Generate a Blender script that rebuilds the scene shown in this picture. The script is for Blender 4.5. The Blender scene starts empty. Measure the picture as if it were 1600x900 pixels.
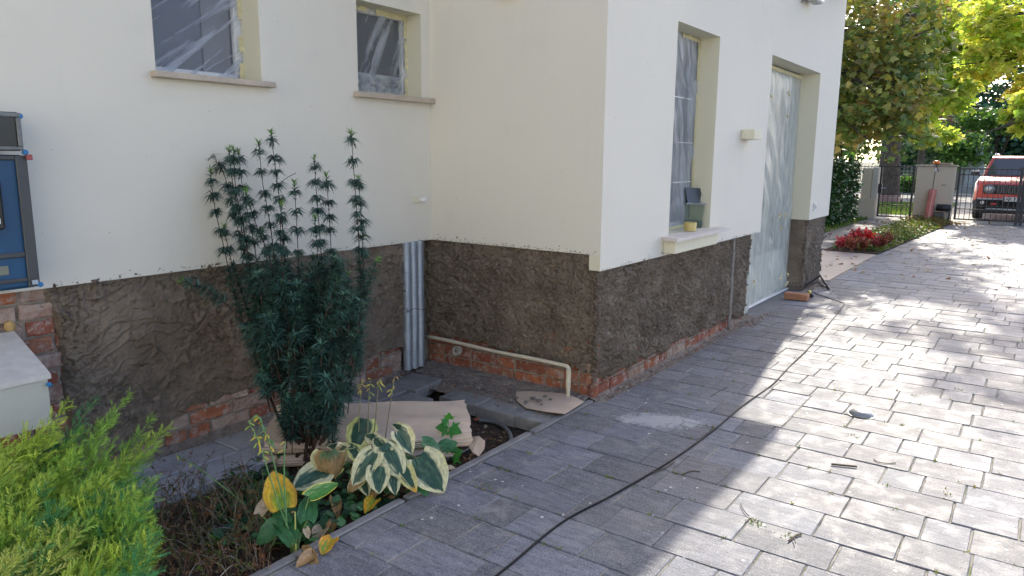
import bpy, math, random
import numpy as np
from mathutils import Matrix, Vector

# ------------------------------------------------------------------ camera, light, exposure
scene = bpy.context.scene
COL = scene.collection
CF, CYAW, CPIT, CROL = 1143.08, 0.621807, 0.177362, 0.0093264
CAM = np.array([0.0, 0.0, 1.5])
_F = np.array([math.cos(CYAW)*math.cos(CPIT), math.sin(CYAW)*math.cos(CPIT), -math.sin(CPIT)])
_R0 = np.array([math.sin(CYAW), -math.cos(CYAW), 0.0]); _U0 = np.cross(_R0, _F)
_R = math.cos(CROL)*_R0 + math.sin(CROL)*_U0
_U = -math.sin(CROL)*_R0 + math.cos(CROL)*_U0
cd = bpy.data.cameras.new('camera'); cam = bpy.data.objects.new('camera', cd); COL.objects.link(cam)
cam.matrix_world = Matrix(((_R[0], _U[0], -_F[0], CAM[0]), (_R[1], _U[1], -_F[1], CAM[1]), (_R[2], _U[2], -_F[2], CAM[2]), (0, 0, 0, 1)))
cd.sensor_width = 36; cd.lens = 36*CF/1600; cd.clip_start = 0.05; cd.clip_end = 2000
scene.camera = cam

SUN_EL, SUN_AZ = math.radians(32.0), math.radians(8.2)      # azimuth measured from +x towards +y
world = bpy.data.worlds.new('World'); scene.world = world; world.use_nodes = True
wn = world.node_tree; bg = wn.nodes['Background']
sky = wn.nodes.new('ShaderNodeTexSky'); sky.sky_type = 'NISHITA'; sky.sun_disc = False
sky.sun_elevation = SUN_EL; sky.sun_rotation = math.pi/2 - SUN_AZ
sky.air_density = 0.5; sky.dust_density = 2.0; sky.ozone_density = 0.0
wn.links.new(sky.outputs[0], bg.inputs[0]); bg.inputs[1].default_value = 0.15
sd = bpy.data.lights.new('sun', 'SUN'); sd.energy = 2.1; sd.angle = math.radians(0.55); sd.color = (1.0, 0.92, 0.79)
sun = bpy.data.objects.new('sun', sd); COL.objects.link(sun)
sv = Vector((math.cos(SUN_EL)*math.cos(SUN_AZ), math.cos(SUN_EL)*math.sin(SUN_AZ), math.sin(SUN_EL)))
sun.rotation_euler = sv.to_track_quat('Z', 'Y').to_euler(); sun.location = (12, 3, 12)
scene.view_settings.view_transform = 'Standard'; scene.view_settings.look = 'None'
scene.view_settings.gamma = 1; scene.view_settings.use_curve_mapping = False
scene.view_settings.exposure = 1.74
try:
    scene.cycles.max_bounces = 8; scene.cycles.transparent_max_bounces = 12; scene.cycles.use_denoising = True
except Exception: pass

# ------------------------------------------------------------------ geometry helpers
def ray(u, v): return _F + _R*(u-800)/CF + _U*(450-v)/CF
def on(ax, val, u, v):
    d = ray(u, v); i = 'xyz'.index(ax); return CAM + d*(val-CAM[i])/d[i]
def G(u, v, z=0.0): return on('z', z, u, v)
def atd(u, v, dep): return CAM + ray(u, v)*dep
def depth(p): return float((np.asarray(p)-CAM) @ _F)

rng = np.random.default_rng(7)
def srgb(r, g, b):
    f = lambda c: (c/255/12.92) if c/255 <= 0.04045 else ((c/255+0.055)/1.055)**2.4
    return (f(r), f(g), f(b))

def vnoise(x, y, seed=0):
    """smooth 2-d value noise, -1..1"""
    r = np.random.default_rng(seed).random((64, 64))*2-1
    xi = np.floor(x).astype(int); yi = np.floor(y).astype(int); fx = x-xi; fy = y-yi
    fx = fx*fx*(3-2*fx); fy = fy*fy*(3-2*fy)
    a = r[xi % 64, yi % 64]; b = r[(xi+1) % 64, yi % 64]; c = r[xi % 64, (yi+1) % 64]; d = r[(xi+1) % 64, (yi+1) % 64]
    return (a*(1-fx)+b*fx)*(1-fy)+(c*(1-fx)+d*fx)*fy
def fbm(x, y, seed=0, o=4):
    s = 0; a = 1; t = 0
    for i in range(o):
        s = s + a*vnoise(x*2**i+i*7.3, y*2**i+i*3.1, seed+i); t += a; a *= 0.5
    return s/t
def worley(x, y, seed=0):
    """cell noise: F1, F2, random value of the nearest cell and the offset to its point"""
    g = np.random.default_rng(seed); J = g.random((64, 64, 3)); xi = np.floor(x).astype(int); yi = np.floor(y).astype(int)
    f1 = np.full(x.shape, 9.0); f2 = f1.copy(); rv = np.zeros(x.shape); ox = rv.copy(); oy = rv.copy()
    for a in (-1, 0, 1):
        for b in (-1, 0, 1):
            q = J[(xi+a) % 64, (yi+b) % 64]; dx = xi+a+q[..., 0]-x; dy = yi+b+q[..., 1]-y; d = np.hypot(dx, dy)
            m = d < f1; f2 = np.where(m, f1, np.minimum(f2, d)); f1 = np.where(m, d, f1); rv = np.where(m, q[..., 2], rv); ox = np.where(m, dx, ox); oy = np.where(m, dy, oy)
    return f1, f2, rv, ox, oy
def sstep(a, b, x):
    t = np.clip((x-a)/(b-a), 0, 1); return t*t*(3-2*t)

def root_loc(o):
    l = Vector((0, 0, 0))
    while o is not None: l = l+o.location; o = o.parent
    return l
def set_tag(o, label=None, cat=None, group=None, kind=None):
    if label: o['label'] = label
    if cat: o['category'] = cat
    if group: o['group'] = group
    if kind: o['kind'] = kind
    return o
def thing(name, loc, label, cat, group=None, kind=None):
    o = bpy.data.objects.new(name, None); COL.objects.link(o); o.location = tuple(float(c) for c in loc)
    o.empty_display_size = 0.1
    return set_tag(o, label, cat, group, kind)
def make(name, V, F, mat, parent=None, col=None, smooth=False, origin=None):
    V = np.asarray(V, float).reshape(-1, 3)
    me = bpy.data.meshes.new(name)
    if parent is not None: org = np.array(root_loc(parent))
    elif origin is not None: org = np.array(origin, float)
    else: org = np.array([(V[:, 0].min()+V[:, 0].max())/2, (V[:, 1].min()+V[:, 1].max())/2, V[:, 2].min()])
    if isinstance(F, np.ndarray):
        n, k = F.shape
        me.vertices.add(len(V)); me.vertices.foreach_set('co', (V-org).ravel())
        me.loops.add(n*k); me.loops.foreach_set('vertex_index', F.ravel().astype(np.int32))
        me.polygons.add(n); me.polygons.foreach_set('loop_start', np.arange(0, n*k, k, dtype=np.int32))
        me.update(calc_edges=True); me.validate()
    else:
        me.from_pydata((V-org).tolist(), [], [tuple(int(i) for i in f) for f in F]); me.update()
    if col is not None:
        c = np.asarray(col, float)
        if c.ndim == 1: c = np.tile(c, (len(V), 1))
        if len(c) == len(me.vertices):
            at = me.attributes.new('col', 'FLOAT_COLOR', 'POINT')
            c4 = np.ones((len(c), 4)); c4[:, :3] = c[:, :3]
            at.data.foreach_set('color', c4.ravel())
    if smooth: me.polygons.foreach_set('use_smooth', np.ones(len(me.polygons), bool))
    me.materials.append(mat)
    o = bpy.data.objects.new(name, me); COL.objects.link(o)
    if parent is not None: o.parent = parent
    else: o.location = org
    return o

class MB:
    def __init__(s): s.V = []; s.F = []; s.C = []; s.n = 0
    def add(s, V, F, c=(1, 1, 1)):
        V = np.asarray(V, float).reshape(-1, 3); s.V.append(V)
        s.F += [tuple(int(i)+s.n for i in f) for f in F]
        c = np.asarray(c, float); s.C.append(np.tile(c, (len(V), 1)) if c.ndim == 1 else c); s.n += len(V); return s
    def box(s, a, b, c=(1, 1, 1), bev=0.0, M=None):
        a = np.array(a, float); b = np.array(b, float)
        if bev <= 0:
            V = [(x, y, z) for x in (a[0], b[0]) for y in (a[1], b[1]) for z in (a[2], b[2])]
            F = [(0, 1, 3, 2), (4, 6, 7, 5), (0, 4, 5, 1), (2, 3, 7, 6), (0, 2, 6, 4), (1, 5, 7, 3)]
        else:
            ctr = (a+b)/2; h = (b-a)/2; e = min(bev, *(h*0.95)); V = []; idx = {}
            for sx in (-1, 1):
                for sy in (-1, 1):
                    for sz in (-1, 1):
                        sg = np.array([sx, sy, sz])
                        for k in range(3):
                            p = h-e; q = p.copy(); q[k] = h[k]
                            idx[(sx, sy, sz, k)] = len(V); V.append(ctr+sg*q)
            F = []
            for k in range(3):
                i, j = [m for m in range(3) if m != k]
                for sg in (-1, 1):
                    f = []
                    for (p, q) in ((-1, -1), (1, -1), (1, 1), (-1, 1)):
                        t = [0, 0, 0]; t[k] = sg; t[i] = p; t[j] = q; f.append(idx[(*t, k)])
                    F.append(f)
            for k in range(3):
                i, j = [m for m in range(3) if m != k]
                for si in (-1, 1):
                    for sj in (-1, 1):
                        t = [0, 0, 0]; t[i] = si; t[j] = sj; t[k] = -1; u = list(t); u[k] = 1
                        F.append([idx[(*t, i)], idx[(*u, i)], idx[(*u, j)], idx[(*t, j)]])
            for sx in (-1, 1):
                for sy in (-1, 1):
                    for sz in (-1, 1): F.append([idx[(sx, sy, sz, k)] for k in range(3)])
            V = np.array(V)
            # consistent normals
            F2 = []
            for f in F:
                P = V[f]; nrm = np.cross(P[1]-P[0], P[2]-P[0])
                F2.append(f if nrm @ (P.mean(0)-ctr) > 0 else f[::-1])
            F = F2
        V = np.array(V, float)
        if M is not None: V = V @ np.array(M)[:3, :3].T + np.array(M)[:3, 3]
        return s.add(V, F, c)
    def tube(s, pts, r, seg=8, c=(1, 1, 1), caps=True):
        P = np.array(pts, float); n = len(P); r = np.broadcast_to(np.asarray(r, float), (n,))
        T = np.gradient(P, axis=0); T /= np.linalg.norm(T, axis=1)[:, None]+1e-12
        ref = np.array([0, 0, 1.0]) if abs(T[0, 2]) < 0.9 else np.array([1.0, 0, 0])
        V = []; N = np.cross(T[0], ref); N /= np.linalg.norm(N)
        for i in range(n):
            N = N-T[i]*(N @ T[i]); N /= np.linalg.norm(N)+1e-12; B = np.cross(T[i], N)
            a = np.arange(seg)*2*math.pi/seg
            V.append(P[i]+r[i]*(np.cos(a)[:, None]*N+np.sin(a)[:, None]*B))
        V = np.concatenate(V); F = []
        for i in range(n-1):
            for k in range(seg): F.append((i*seg+k, i*seg+(k+1) % seg, (i+1)*seg+(k+1) % seg, (i+1)*seg+k))
        if caps: F.append(tuple(range(seg))[::-1]); F.append(tuple((n-1)*seg+k for k in range(seg)))
        cc = np.asarray(c, float)
        if cc.ndim == 2: cc = np.repeat(cc, seg, axis=0)
        return s.add(V, F, cc)
    def lathe(s, prof, ctr, seg=24, c=(1, 1, 1), M=None):
        V = []; F = []
        for (r, z) in prof:
            for k in range(seg):
                a = 2*math.pi*k/seg; V.append((r*math.cos(a), r*math.sin(a), z))
        for i in range(len(prof)-1):
            for k in range(seg): F.append((i*seg+k, i*seg+(k+1) % seg, (i+1)*seg+(k+1) % seg, (i+1)*seg+k))
        F.append(tuple(range(seg))[::-1]); F.append(tuple((len(prof)-1)*seg+k for k in range(seg)))
        V = np.array(V)
        if M is not None: V = V @ np.array(M)[:3, :3].T
        return s.add(V+np.array(ctr), F, c)
    def grid(s, fn, nu, nv, c=(1, 1, 1), close=False):
        U, W = np.meshgrid(np.linspace(0, 1, nu), np.linspace(0, 1, nv), indexing='ij')
        V = fn(U.ravel(), W.ravel())
        F = [(i*nv+j, (i+1)*nv+j, (i+1)*nv+j+1, i*nv+j+1) for i in range(nu-1) for j in range(nv-1)]
        return s.add(V, F, c)
    def prism(s, poly, ax, a, b, c=(1, 1, 1)):
        """poly: 2-d outline in the two other axes, extruded along ax from a to b"""
        i = 'xyz'.index(ax); o = [k for k in range(3) if k != i]; n = len(poly); V = np.zeros((2*n, 3))
        for k, (p, q) in enumerate(poly):
            V[k, o[0]] = p; V[k, o[1]] = q; V[k, i] = a; V[k+n] = V[k]; V[k+n, i] = b
        F = [tuple(range(n))[::-1], tuple(range(n, 2*n))]+[(k, (k+1) % n, (k+1) % n+n, k+n) for k in range(n)]
        return s.add(V, F, c)
    def build(s, name, mat, parent=None, smooth=False, origin=None):
        V = np.concatenate(s.V); C = np.concatenate(s.C)
        o = make(name, V, s.F, mat, parent, C, smooth, origin); fixn(o); return o
def fixn(o):
    import bmesh
    bm = bmesh.new(); bm.from_mesh(o.data); bmesh.ops.recalc_face_normals(bm, faces=bm.faces); bm.to_mesh(o.data); bm.free()
def auto_smooth(o, ang=0.6):
    import bmesh
    bm = bmesh.new(); bm.from_mesh(o.data)
    for f in bm.faces: f.smooth = True
    for e in bm.edges:
        if len(e.link_faces) == 2 and e.calc_face_angle(0) > ang: e.smooth = False
    bm.to_mesh(o.data); bm.free()

def rotmats(d, roll):
    """rotation matrices whose columns are (x, y, z) with y = direction d, random roll"""
    d = d/(np.linalg.norm(d, axis=1)[:, None]+1e-12)
    ref = np.where(np.abs(d[:, 2:3]) < 0.95, np.array([[0, 0, 1.0]]), np.array([[1.0, 0, 0]]))
    x = np.cross(d, ref); x /= np.linalg.norm(x, axis=1)[:, None]; z = np.cross(x, d)
    c = np.cos(roll)[:, None]; s = np.sin(roll)[:, None]
    x2 = x*c+z*s; z2 = -x*s+z*c
    return np.stack([x2, d, z2], axis=2)
def scatter(tv, tf, pos, R, sc, col):
    """copies of template (tv: k x 3, tf: m x 3/4) -> V, F, C arrays"""
    tv = np.asarray(tv, float); tf = np.asarray(tf); n = len(pos); k = len(tv)
    sc = np.asarray(sc, float); sc = np.broadcast_to(sc if sc.ndim else sc[None], (n,))
    V = np.einsum('nij,kj->nki', R, tv)*sc[:, None, None]+pos[:, None, :]
    F = tf[None]+(np.arange(n)*k)[:, None, None]
    C = np.repeat(np.asarray(col), k, axis=0)
    return V.reshape(-1, 3), F.reshape(-1, tf.shape[1]), C
def merge(parts):
    V = []; F = []; C = []; n = 0
    for v, f, c in parts: V.append(v); F.append(f+n); C.append(c); n += len(v)
    return np.concatenate(V), np.concatenate(F), np.concatenate(C)

# ------------------------------------------------------------------ material helpers
MATS = {}
class NT:
    def __init__(s, name):
        s.m = bpy.data.materials.new(name); s.m.use_nodes = True; s.t = s.m.node_tree
        s.b = s.t.nodes['Principled BSDF']; s.out = s.t.nodes['Material Output']; MATS[name] = s.m
    def n(s, t, **k):
        x = s.t.nodes.new('ShaderNode'+t)
        for a, v in k.items(): setattr(x, a, v)
        return x
    def l(s, a, b): s.t.links.new(a, b)
    def coord(s, kind='Object', scale=(1, 1, 1)):
        tc = s.n('TexCoord'); mp = s.n('Mapping'); s.l(tc.outputs[kind], mp.inputs[0]); mp.inputs['Scale'].default_value = scale; return mp.outputs[0]
    def noise(s, vec, scale, detail=4, rough=0.55, dist=0.0):
        x = s.n('TexNoise'); x.inputs['Scale'].default_value = scale; x.inputs['Detail'].default_value = detail
        x.inputs['Roughness'].default_value = rough; x.inputs['Distortion'].default_value = dist; s.l(vec, x.inputs['Vector']); return x.outputs['Fac']
    def ramp(s, fac, stops):
        r = s.n('ValToRGB'); el = r.color_ramp.elements
        while len(el) < len(stops): el.new(0.5)
        for e, (p, c) in zip(el, stops):
            e.position = p; e.color = (c, c, c, 1) if not hasattr(c, '__len__') else (*c, 1)
        s.l(fac, r.inputs[0]); return r.outputs[0]
    def mix(s, fac, a, b, blend='MIX'):
        x = s.n('Mix'); x.data_type = 'RGBA'; x.blend_type = blend
        for i, v in ((0, fac), (6, a), (7, b)):
            if isinstance(v, bpy.types.NodeSocket): s.l(v, x.inputs[i])
            elif i == 0: x.inputs[0].default_value = v
            else: x.inputs[i].default_value = (*v, 1)
        return x.outputs[2]
    def math(s, op, a, b=0.0):
        x = s.n('Math'); x.operation = op
        for i, v in ((0, a), (1, b)):
            if isinstance(v, bpy.types.NodeSocket): s.l(v, x.inputs[i])
            else: x.inputs[i].default_value = v
        return x.outputs[0]
    def bump(s, h, strength=0.3, dist=0.01, prev=None):
        x = s.n('Bump'); x.inputs['Strength'].default_value = strength; x.inputs['Distance'].default_value = dist; s.l(h, x.inputs['Height'])
        if prev is not None: s.l(prev, x.inputs['Normal'])
        s.l(x.outputs[0], s.b.inputs['Normal']); return x.outputs[0]
    def col(s, c):
        if isinstance(c, bpy.types.NodeSocket): s.l(c, s.b.inputs['Base Color'])
        else: s.b.inputs['Base Color'].default_value = (*c, 1)
    def attr(s, name='col'):
        a = s.n('Attribute'); a.attribute_name = name; return a.outputs['Color']
    def set(s, **k):
        for a, v in k.items():
            i = s.b.inputs[a.replace('_', ' ')]
            if isinstance(v, bpy.types.NodeSocket): s.l(v, i)
            else: i.default_value = v

def simple(name, color, rough=0.5, metal=0.0, var=0.12, scale=20, bump=0.0, bdist=0.002, spec=0.5, attr=False):
    """a plain surface with a little tone variation and fine relief"""
    t = NT(name); v = t.coord('Object')
    n1 = t.noise(v, scale, 5, 0.6); n2 = t.noise(v, scale*0.13, 3)
    f = t.ramp(t.math('ADD', t.math('MULTIPLY', n1, 0.5), t.math('MULTIPLY', n2, 0.5)), [(0.3, 1-var), (0.7, 1+var*0.6)])
    base = t.attr() if attr else color
    if not attr:
        rgb = t.n('RGB'); rgb.outputs[0].default_value = (*color, 1); base = rgb.outputs[0]
    elif color != (1, 1, 1): base = t.mix(1.0, base, color, 'MULTIPLY')
    t.col(t.mix(1.0, base, f, 'MULTIPLY'))
    t.set(Roughness=t.ramp(n1, [(0.2, max(0, rough-0.08)), (0.8, min(1, rough+0.1))]), Metallic=metal, Specular_IOR_Level=spec)
    if bump > 0: t.bump(n1, bump, bdist)
    return t.m

def foliage(name, rough=0.45, trans=0.35, spec=0.35, tint=(1, 1, 1), tcol=(1.25, 1.25, 0.45)):
    t = NT(name); c = t.attr(); v = t.coord('Object')
    n = t.ramp(t.noise(v, 60, 2), [(0.3, 0.8), (0.7, 1.15)])
    c = t.mix(1.0, c, n, 'MULTIPLY')
    if tint != (1, 1, 1): c = t.mix(1.0, c, tint, 'MULTIPLY')
    t.col(c); t.set(Roughness=rough, Specular_IOR_Level=spec)
    tr = t.n('BsdfTranslucent'); t.l(t.mix(1.0, c, tcol, 'MULTIPLY'), tr.inputs[0])
    ms = t.n('MixShader'); ms.inputs[0].default_value = trans
    t.l(t.b.outputs[0], ms.inputs[1]); t.l(tr.outputs[0], ms.inputs[2]); t.l(ms.outputs[0], t.out.inputs[0])
    return t.m

# ---- pavers
def m_paver():
    t = NT('paver_concrete'); a = t.attr(); v = t.coord('Object'); vs = t.coord('Object', (5.5, 1.0, 1.0))
    streak = t.noise(vs, 7, 8, 0.68, 0.6); fine = t.noise(v, 160, 4, 0.7); big = t.noise(v, 1.1, 4); mid = t.noise(v, 9, 5, 0.6, 0.4)
    c = t.mix(t.ramp(streak, [(0.36, 0.0), (0.66, 1.0)]), (0.066, 0.074, 0.100), (0.160, 0.172, 0.212))
    c = t.mix(1.0, c, a, 'MULTIPLY')
    c = t.mix(t.ramp(fine, [(0.50, 0.0), (0.70, 0.75)]), c, (0.36, 0.36, 0.37))
    c = t.mix(t.ramp(fine, [(0.30, 0.75), (0.45, 0.0)]), c, (0.045, 0.046, 0.055))
    c = t.mix(t.ramp(mid, [(0.52, 0.0), (0.74, 0.55)]), c, (0.33, 0.325, 0.32))      # pale bloom
    c = t.mix(t.ramp(big, [(0.45, 0.0), (0.75, 0.25)]), c, (0.30, 0.285, 0.25))
    vo = t.n('TexVoronoi'); vo.inputs['Scale'].default_value = 15; t.l(v, vo.inputs['Vector'])
    sp = t.math('MULTIPLY', t.ramp(vo.outputs['Distance'], [(0.07, 1.0), (0.13, 0.0)]), t.ramp(t.noise(v, 3.1, 2), [(0.52, 0.0), (0.56, 1.0)]))
    c = t.mix(sp, c, (0.62, 0.62, 0.62))                                           # dried plaster drips
    ge = t.n('NewGeometry'); sc_ = G(1030, 657); mp = t.n('Mapping'); mp.vector_type = 'TEXTURE'; mp.inputs['Location'].default_value = (sc_[0], sc_[1], 0); mp.inputs['Rotation'].default_value = (0, 0, 0.5); mp.inputs['Scale'].default_value = (0.13, 0.30, 1); t.l(ge.outputs['Position'], mp.inputs[0])
    vl = t.n('VectorMath'); vl.operation = 'LENGTH'; t.l(mp.outputs[0], vl.inputs[0]); sm = t.math('SUBTRACT', vl.outputs['Value'], t.math('MULTIPLY', t.math('SUBTRACT', t.noise(v, 11, 6, 0.75, 1.2), 0.5), 2.6))
    c = t.mix(t.ramp(sm, [(0.55, 0.55), (1.0, 0.0)]), c, (0.50, 0.52, 0.54))             # smear of wiped plaster
    t.col(c); t.set(Roughness=t.ramp(mid, [(0.3, 0.55), (0.7, 0.8)]), Specular_IOR_Level=0.45)
    b = t.bump(streak, 0.55, 0.006); t.bump(fine, 0.45, 0.0015, b)
    return t.m
def m_joint():
    t = NT('joint_sand'); v = t.coord('Object')
    c = t.mix(t.ramp(t.noise(v, 3.5, 5), [(0.46, 0.0), (0.62, 1.0)]), (0.30, 0.285, 0.235), (0.055, 0.05, 0.042))
    c = t.mix(t.ramp(t.noise(v, 9, 4), [(0.55, 0.0), (0.62, 0.85)]), c, (0.10, 0.14, 0.025))
    c = t.mix(t.ramp(t.noise(v, 220, 2), [(0.4, 0.0), (0.7, 0.5)]), c, (0.36, 0.34, 0.28))
    t.col(c); t.set(Roughness=0.95); t.bump(t.noise(v, 300, 3), 0.8, 0.004); return t.m
def m_soil(name='soil', c1=(0.085, 0.062, 0.045), c2=(0.035, 0.026, 0.02), peb=(0.22, 0.20, 0.175), amt=0.35):
    t = NT(name); v = t.coord('Object')
    c = t.mix(t.ramp(t.noise(v, 22, 6, 0.7), [(0.35, 0.0), (0.65, 1.0)]), c2, c1)
    vo = t.n('TexVoronoi'); vo.inputs['Scale'].default_value = 90; t.l(v, vo.inputs['Vector'])
    c = t.mix(t.math('MULTIPLY', t.ramp(vo.outputs['Distance'], [(0.25, 1.0), (0.42, 0.0)]), t.ramp(t.noise(v, 7, 4), [(0.45, 0.0), (0.6, amt)])), c, peb)
    t.col(c); t.set(Roughness=0.95, Specular_IOR_Level=0.2)
    b = t.bump(t.noise(v, 45, 6, 0.75), 0.9, 0.015); t.bump(vo.outputs['Distance'], 0.5, 0.005, b); return t.m
def m_plaster(name, c1, c2, sc):
    t = NT(name); v = t.coord('Object'); a = t.attr()
    c = t.mix(t.ramp(t.noise(v, 5, 5, 0.6), [(0.35, 0.0), (0.65, 1.0)]), c1, c2)
    c = t.mix(t.ramp(t.noise(v, 90, 4, 0.7), [(0.62, 0.0), (0.8, 0.5)]), c, (0.25, 0.215, 0.18))
    c = t.mix(1.0, c, a, 'MULTIPLY')
    t.col(c); t.set(Roughness=t.ramp(t.noise(v, 8, 3), [(0.35, 0.50), (0.7, 0.85)]), Specular_IOR_Level=0.4)
    dn = t.n('TexNoise'); dn.inputs['Scale'].default_value = sc*0.7; dn.inputs['Detail'].default_value = 3; t.l(v, dn.inputs['Vector'])
    ad = t.n('VectorMath'); ad.operation = 'MULTIPLY_ADD'; ad.inputs[1].default_value = (0.09, 0.09, 0.09); t.l(dn.outputs['Color'], ad.inputs[0]); t.l(v, ad.inputs[2])
    vo = t.n('TexVoronoi'); vo.inputs['Scale'].default_value = sc*1.6; t.l(ad.outputs[0], vo.inputs['Vector'])
    fl = t.math('MULTIPLY', t.ramp(vo.outputs['Distance'], [(0.1, 1.0), (0.75, 0.0)]), t.ramp(t.noise(v, 6, 3), [(0.35, 0.25), (0.6, 1.0)]))
    b = t.bump(t.noise(v, sc, 8, 0.75, 0.9), 0.9, 0.02); b = t.bump(fl, 0.8, 0.012, b); t.bump(t.noise(v, 240, 4, 0.75), 0.7, 0.003, b); return t.m
def m_brick():
    t = NT('old_brick'); v = t.coord('Object'); a = t.attr()
    n = t.noise(v, 14, 7, 0.7, 0.5)
    c = t.mix(t.ramp(n, [(0.40, 0.0), (0.60, 1.0)]), t.mix(0.6, a, (0.20, 0.075, 0.05)), a)
    c = t.mix(t.ramp(t.noise(v, 21, 6, 0.7), [(0.50, 0.0), (0.62, 0.85)]), c, (0.40, 0.345, 0.30))
    c = t.mix(t.ramp(t.noise(v, 60, 4), [(0.6, 0.0), (0.7, 0.6)]), c, (0.08, 0.06, 0.05))
    t.col(c); t.set(Roughness=0.9, Specular_IOR_Level=0.2); b = t.bump(n, 0.9, 0.01); t.bump(t.noise(v, 180, 4, 0.7), 0.6, 0.002, b); return t.m
def m_wall(name, color, streaks=0.0):
    t = NT(name); v = t.coord('Object')
    c = t.mix(t.ramp(t.noise(v, 0.9, 4), [(0.35, 0.0), (0.7, 1.0)]), tuple(x*0.965 for x in color), color)
    c = t.mix(t.ramp(t.noise(v, 2.6, 5, 0.65), [(0.52, 0.0), (0.74, 0.30)]), c, (0.60, 0.57, 0.50))
    sp = t.ramp(t.noise(v, 55, 2, 0.5), [(0.765, 0.0), (0.79, 0.8)]); c = t.mix(sp, c, (0.22, 0.19, 0.16))
    c = t.mix(t.ramp(t.noise(t.coord('Object', (1, 1, 0.06)), 16, 3), [(0.60, 0.0), (0.85, 0.08)]), c, (0.50, 0.48, 0.43))
    t.col(c); t.set(Roughness=0.85, Specular_IOR_Level=0.25)
    b = t.bump(t.noise(v, 420, 3, 0.6), 0.16, 0.0012); t.bump(t.noise(v, 3.0, 3), 0.10, 0.02, b); return t.m
def m_film(name, vec_scale, dens=(0.42, 0.62), base=0.12, tint=(0.80, 0.84, 0.88), top=0.85, rot=0.0, det=5, blot=0.6):
    """thin polythene sheet: see-through where taut, milky in its folds"""
    t = NT(name); tc = t.n('TexCoord'); m1 = t.n('Mapping'); m1.inputs['Rotation'].default_value = (0, rot, 0); t.l(tc.outputs['Object'], m1.inputs[0]); m2 = t.n('Mapping'); m2.inputs['Scale'].default_value = vec_scale; t.l(m1.outputs[0], m2.inputs[0]); v = m2.outputs[0]
    n = t.noise(v, 6, det, 0.55, 0.35); n2 = t.noise(t.coord('Object'), 30, 5, 0.7, 1.5)
    f = t.math('MAXIMUM', t.ramp(n, [(dens[0], base), (dens[1], top)]), t.math('MULTIPLY', t.ramp(n2, [(0.57, 0.0), (0.72, blot)]), t.ramp(t.noise(t.coord('Object'), 3, 2), [(0.45, 0.0), (0.6, 1.0)])))
    t.col(tint); t.set(Roughness=0.22, Specular_IOR_Level=0.7)
    tl = t.n('BsdfTranslucent'); tl.inputs[0].default_value = (*tint, 1); m0 = t.n('MixShader'); m0.inputs[0].default_value = 0.35
    t.l(t.b.outputs[0], m0.inputs[1]); t.l(tl.outputs[0], m0.inputs[2])
    tr = t.n('BsdfTransparent'); ms = t.n('MixShader'); t.l(f, ms.inputs[0]); t.l(tr.outputs[0], ms.inputs[1]); t.l(m0.outputs[0], ms.inputs[2])
    t.l(ms.outputs[0], t.out.inputs[0]); b = t.bump(n, 0.9, 0.02); t.bump(n2, 0.5, 0.004, b); return t.m
def m_bark(name, c1, c2):
    t = NT(name); v = t.coord('Object', (1, 1, 0.22)); n = t.noise(v, 26, 7, 0.7, 0.5)
    t.col(t.mix(t.ramp(n, [(0.38, 0.0), (0.62, 1.0)]), c1, c2)); t.set(Roughness=0.95, Specular_IOR_Level=0.15); t.bump(n, 1.0, 0.03); return t.m
def m_grassy(name, c1, c2, c3):
    t = NT(name); v = t.coord('Object')
    c = t.mix(t.ramp(t.noise(v, 2.2, 6), [(0.4, 0.0), (0.6, 1.0)]), c1, c2); c = t.mix(t.ramp(t.noise(v, 18, 5, 0.7), [(0.52, 0.0), (0.62, 1.0)]), c, c3)
    t.col(c); t.set(Roughness=0.95); t.bump(t.noise(v, 60, 4, 0.7), 0.8, 0.02); return t.m

M_paver = m_paver(); M_joint = m_joint(); M_soil = m_soil()
M_rubble = m_soil('rubble', (0.34, 0.29, 0.245), (0.19, 0.16, 0.135), (0.50, 0.48, 0.45), 0.85)
M_slab = simple('slab_stone', (0.40, 0.40, 0.42), 0.6, var=0.4, scale=24, bump=0.5, bdist=0.004)
M_slab2 = simple('dusty_slab', (0.24, 0.235, 0.23), 0.85, var=0.45, scale=18, bump=0.6, bdist=0.004)
M_kerb = simple('kerb_concrete', (0.19, 0.19, 0.195), 0.8, var=0.35, scale=60, bump=0.6, bdist=0.003)
M_plA = m_plaster('wet_plaster', (0.185, 0.143, 0.104), (0.28, 0.225, 0.17), 16)
M_plB = m_plaster('rough_plaster', (0.195, 0.152, 0.112), (0.30, 0.245, 0.187), 30)
M_brick = m_brick(); M_mortar = simple('lime_mortar', (0.30, 0.26, 0.21), 0.95, var=0.5, scale=40, bump=0.9, bdist=0.01)
M_wall = m_wall('cream_render', (0.72, 0.685, 0.59)); M_reveal = m_wall('reveal_render', (0.67, 0.645, 0.50))
M_sillstone = simple('sill_stone', (0.50, 0.42, 0.33), 0.6, var=0.25, scale=70, bump=0.2)
M_sillc = simple('sill_pale', (0.62, 0.57, 0.53), 0.7, var=0.2, scale=50, bump=0.2)
M_boxc = simple('sill_box_render', (0.70, 0.66, 0.50), 0.8, var=0.1, scale=12)
M_pvc = simple('white_window_plastic', (0.74, 0.74, 0.72), 0.35, var=0.1, scale=14)
M_glass = simple('dark_window_glass', (0.022, 0.026, 0.03), 0.12, var=0.3, scale=2, spec=0.6)
M_roomshade = simple('grey_room_shadow', (0.14, 0.145, 0.15), 0.5, var=0.2, scale=3)
M_film1 = m_film('film_window', (0.30, 1.0, 3.2), (0.52, 0.70), 0.20, (0.64, 0.68, 0.78), 0.88, rot=0.62, det=7, blot=0.25)
M_film1b = m_film('film_small_window', (3.0, 1.0, 0.30), (0.50, 0.70), 0.24, (0.62, 0.66, 0.72), 0.82, rot=-0.45, det=5, blot=0.3)
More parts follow.
